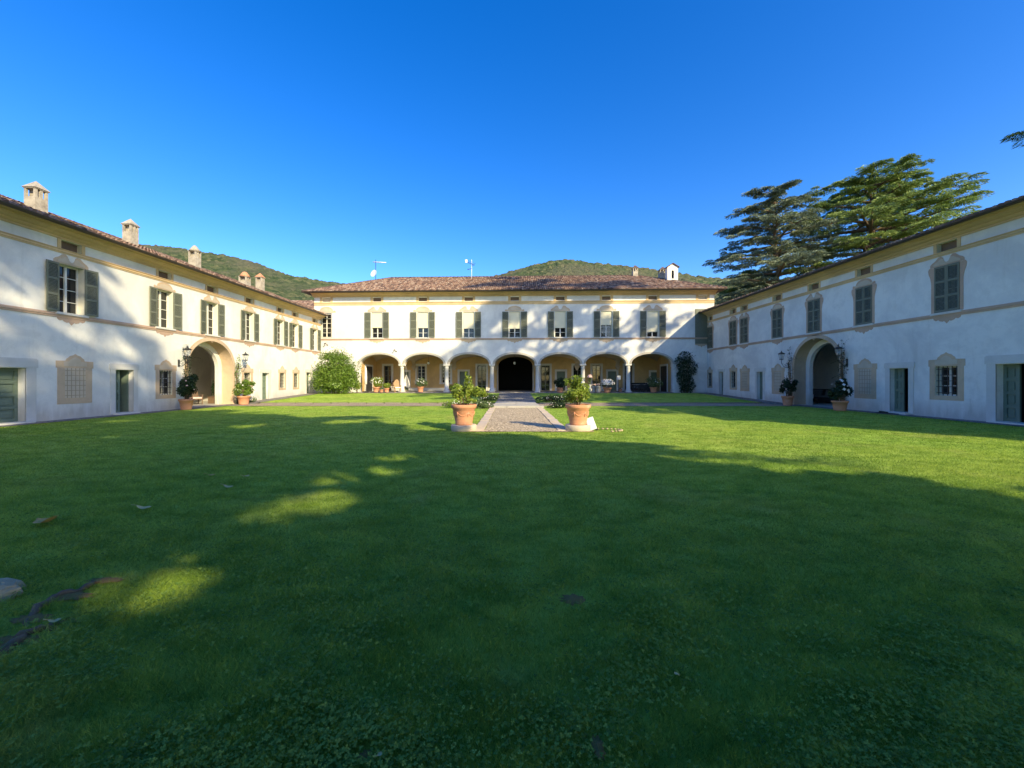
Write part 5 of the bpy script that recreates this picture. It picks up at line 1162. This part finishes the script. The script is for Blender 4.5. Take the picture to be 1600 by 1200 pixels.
# the tall trees outside the picture whose shade falls over the court
SUN_GAPS = [(1.0, 5.9, 1.1, 1.0), (2.2, 7.1, 1.2, 1.0), (3.4, 8.2, .8, .6), (-.3, 4.3, .7, .9), (4.6, 16.5, 1.3, 1.3), (1.4, 17.3, 1.1, 1.1), (-2.5, 22.5, 1.0, .9)]   # crown gaps cut for sun patches on the lawn, across and along the sunlight
TREES = [  # across the sun, along the sun, H, z0, radius, seed, cards, label
 (26.4, -14.1, 38, 11, 11, 58, 'tall cedar beyond the near end of the right wing'),
 (-7, -20, 34, 9, 9.8, 50, 'large cedar behind the viewer, tallest of the row'),
 (-1.3, -22, 28, 6, 6.4, 90, 'large cedar behind the viewer, farthest back'),
 (2.2, -12, 17.8, 1.6, 5.8, 170, 'smaller cedar standing closest behind the viewer'),
 (-14, -17, 27, 5, 9, 60, 'large cedar behind the viewer at the left end of the row'),
 (5.6, -13, 13.0, 1.2, 3.6, 110, 'young cedar behind the viewer on the right'),  # added tree out of view, closes the shade at the right edge
]
for i, (n_, a_, H, z0, r_, per, lab) in enumerate(TREES):
    limb_tree('cedar_tree', lab, (.78*n_-.625*a_, .625*n_+.78*a_, -.3), H, z0, dome(r_, .5, .75 if i != 3 else 1.0), 'cedar', 300+i, 50, 11, per, .62, .55, padr=(.5, 1.15), wl=.38, group='tall cedars around the viewer', gaps=SUN_GAPS if i else (), extra=[(10.5, math.atan2(9.6, -10.0), 13.9)] if i == 0 else [(6.6, .62, 7.4), (7.6, .75, 7.8), (8.6, .66, 7.2)] if i == 3 else ())

# ------------------------------------------------------------------ grass
def onlawn(X, Y):
    ok = (X > -18.3) & (X < 18.4) & (Y < 24.95) & ~((X > -1.25) & (X < 1.98) & (Y > 12.75)) & ~((Y > 12.7) & (Y < 13.4) & (X > -1.95) & (X < 2.75))
    ok |= (X > -17.75) & (X < 17.85) & (Y > 27.85) & (Y < 37.1) & ~((X > -1.0) & (X < 1.9))
    ok &= ~((X < -18.2) & (Y > 14))
    return ok
def grass(name, n, y0, y1, kind, seed, hscale=1.0, kmat='grass', power=1.0):
    g = np.random.default_rng(seed)
    iy = g.uniform(1/y1, 1/y0, n); Y = 1/iy**1.0
    Y = y0*(y1/y0)**(g.random(n)**power); X = Y*g.uniform(-1.42, 1.40, n)
    ok = onlawn(X, Y)
    for (sx, sy), rx, ry in SOIL: ok &= ~(((X-sx)/rx)**2+((Y-sy)/ry)**2 < g.uniform(.0, 1.3, n))
    X, Y = X[ok], Y[ok]; n = len(X); Zg = lumps(X, Y)-.012+np.where(Y > 27.7, .06+(Y-27.7)*.036+.01, 0)
    pat = np.sin(X*2.1+np.sin(Y*1.7)*1.5)*np.sin(Y*2.6+np.cos(X*1.2)*1.4)+.5*np.sin(X*6.3+Y*3.1)*np.sin(Y*7.7)
    dry = g.random(n) < .05; var = dry*.5+np.clip(.48+.14*pat+.12*np.sin(X*9+2*np.sin(Y*5))*np.sin(Y*11+2*np.cos(X*4))+g.normal(size=n)*.27, 0, 1)
    a = g.uniform(0, 2*math.pi, n)
    if kind == 'blade':
        cl = np.sin(X*9+2*np.sin(Y*5))*np.sin(Y*11+2*np.cos(X*4)); h = (.020+.032*g.random(n))*(1+.18*pat+.35*cl)*hscale*np.clip(1.25-.045*Y, .5, 1.1); wd = np.maximum(.0026, .0011*Y)*g.uniform(.7, 1.4, n); ln = h*g.uniform(.3, 1.3, n); b_ = g.uniform(0, 2*math.pi, n)
        B = np.stack([X, Y, Zg], 1); s = np.stack([np.cos(a), np.sin(a), np.zeros(n)], 1)*wd[:, None]; tip = B+np.stack([np.cos(b_)*ln, np.sin(b_)*ln, h], 1)
        V = np.stack([B-s*.5, B+s*.5, tip], 1); me = np_mesh(name, V, 3, kmat, var)
    else:   # clover: three leaflets on a short stalk
        keep = pat+g.normal(size=n)*.5 > .0; X, Y, Zg, a, var = X[keep], Y[keep], Zg[keep], a[keep], var[keep]; n = len(X); V = []
        c = np.stack([X, Y, Zg+g.uniform(.022, .055, n)], 1); up = unit(np.stack([g.normal(size=n)*.35, g.normal(size=n)*.35, np.ones(n)], 1)); sz = g.uniform(.0065, .0125, n)
        for k in range(3):
            d = np.stack([np.cos(a+k*2.094), np.sin(a+k*2.094), np.zeros(n)], 1); d = unit(d-up*np.sum(d*up, 1, keepdims=True)); sd = np.cross(up, d); L = sz[:, None]
            V.append(np.stack([c, c+d*L*.6-sd*L*.5, c+d*L*1.15, c+d*L*.6+sd*L*.5], 1))
        V = np.concatenate(V); me = np_mesh(name, V, 4, kmat, np.tile(var, 3))
    tag(put(name, me), kind='stuff')
grass('grass', 780000, 1.45, 37.0, 'blade', 400, power=.95)
grass('grass', 90000, 12.0, 37.0, 'blade', 402, 1.0)
grass('clover', 95000, 1.45, 8.5, 'clover', 401, kmat='clover', power=1.1)
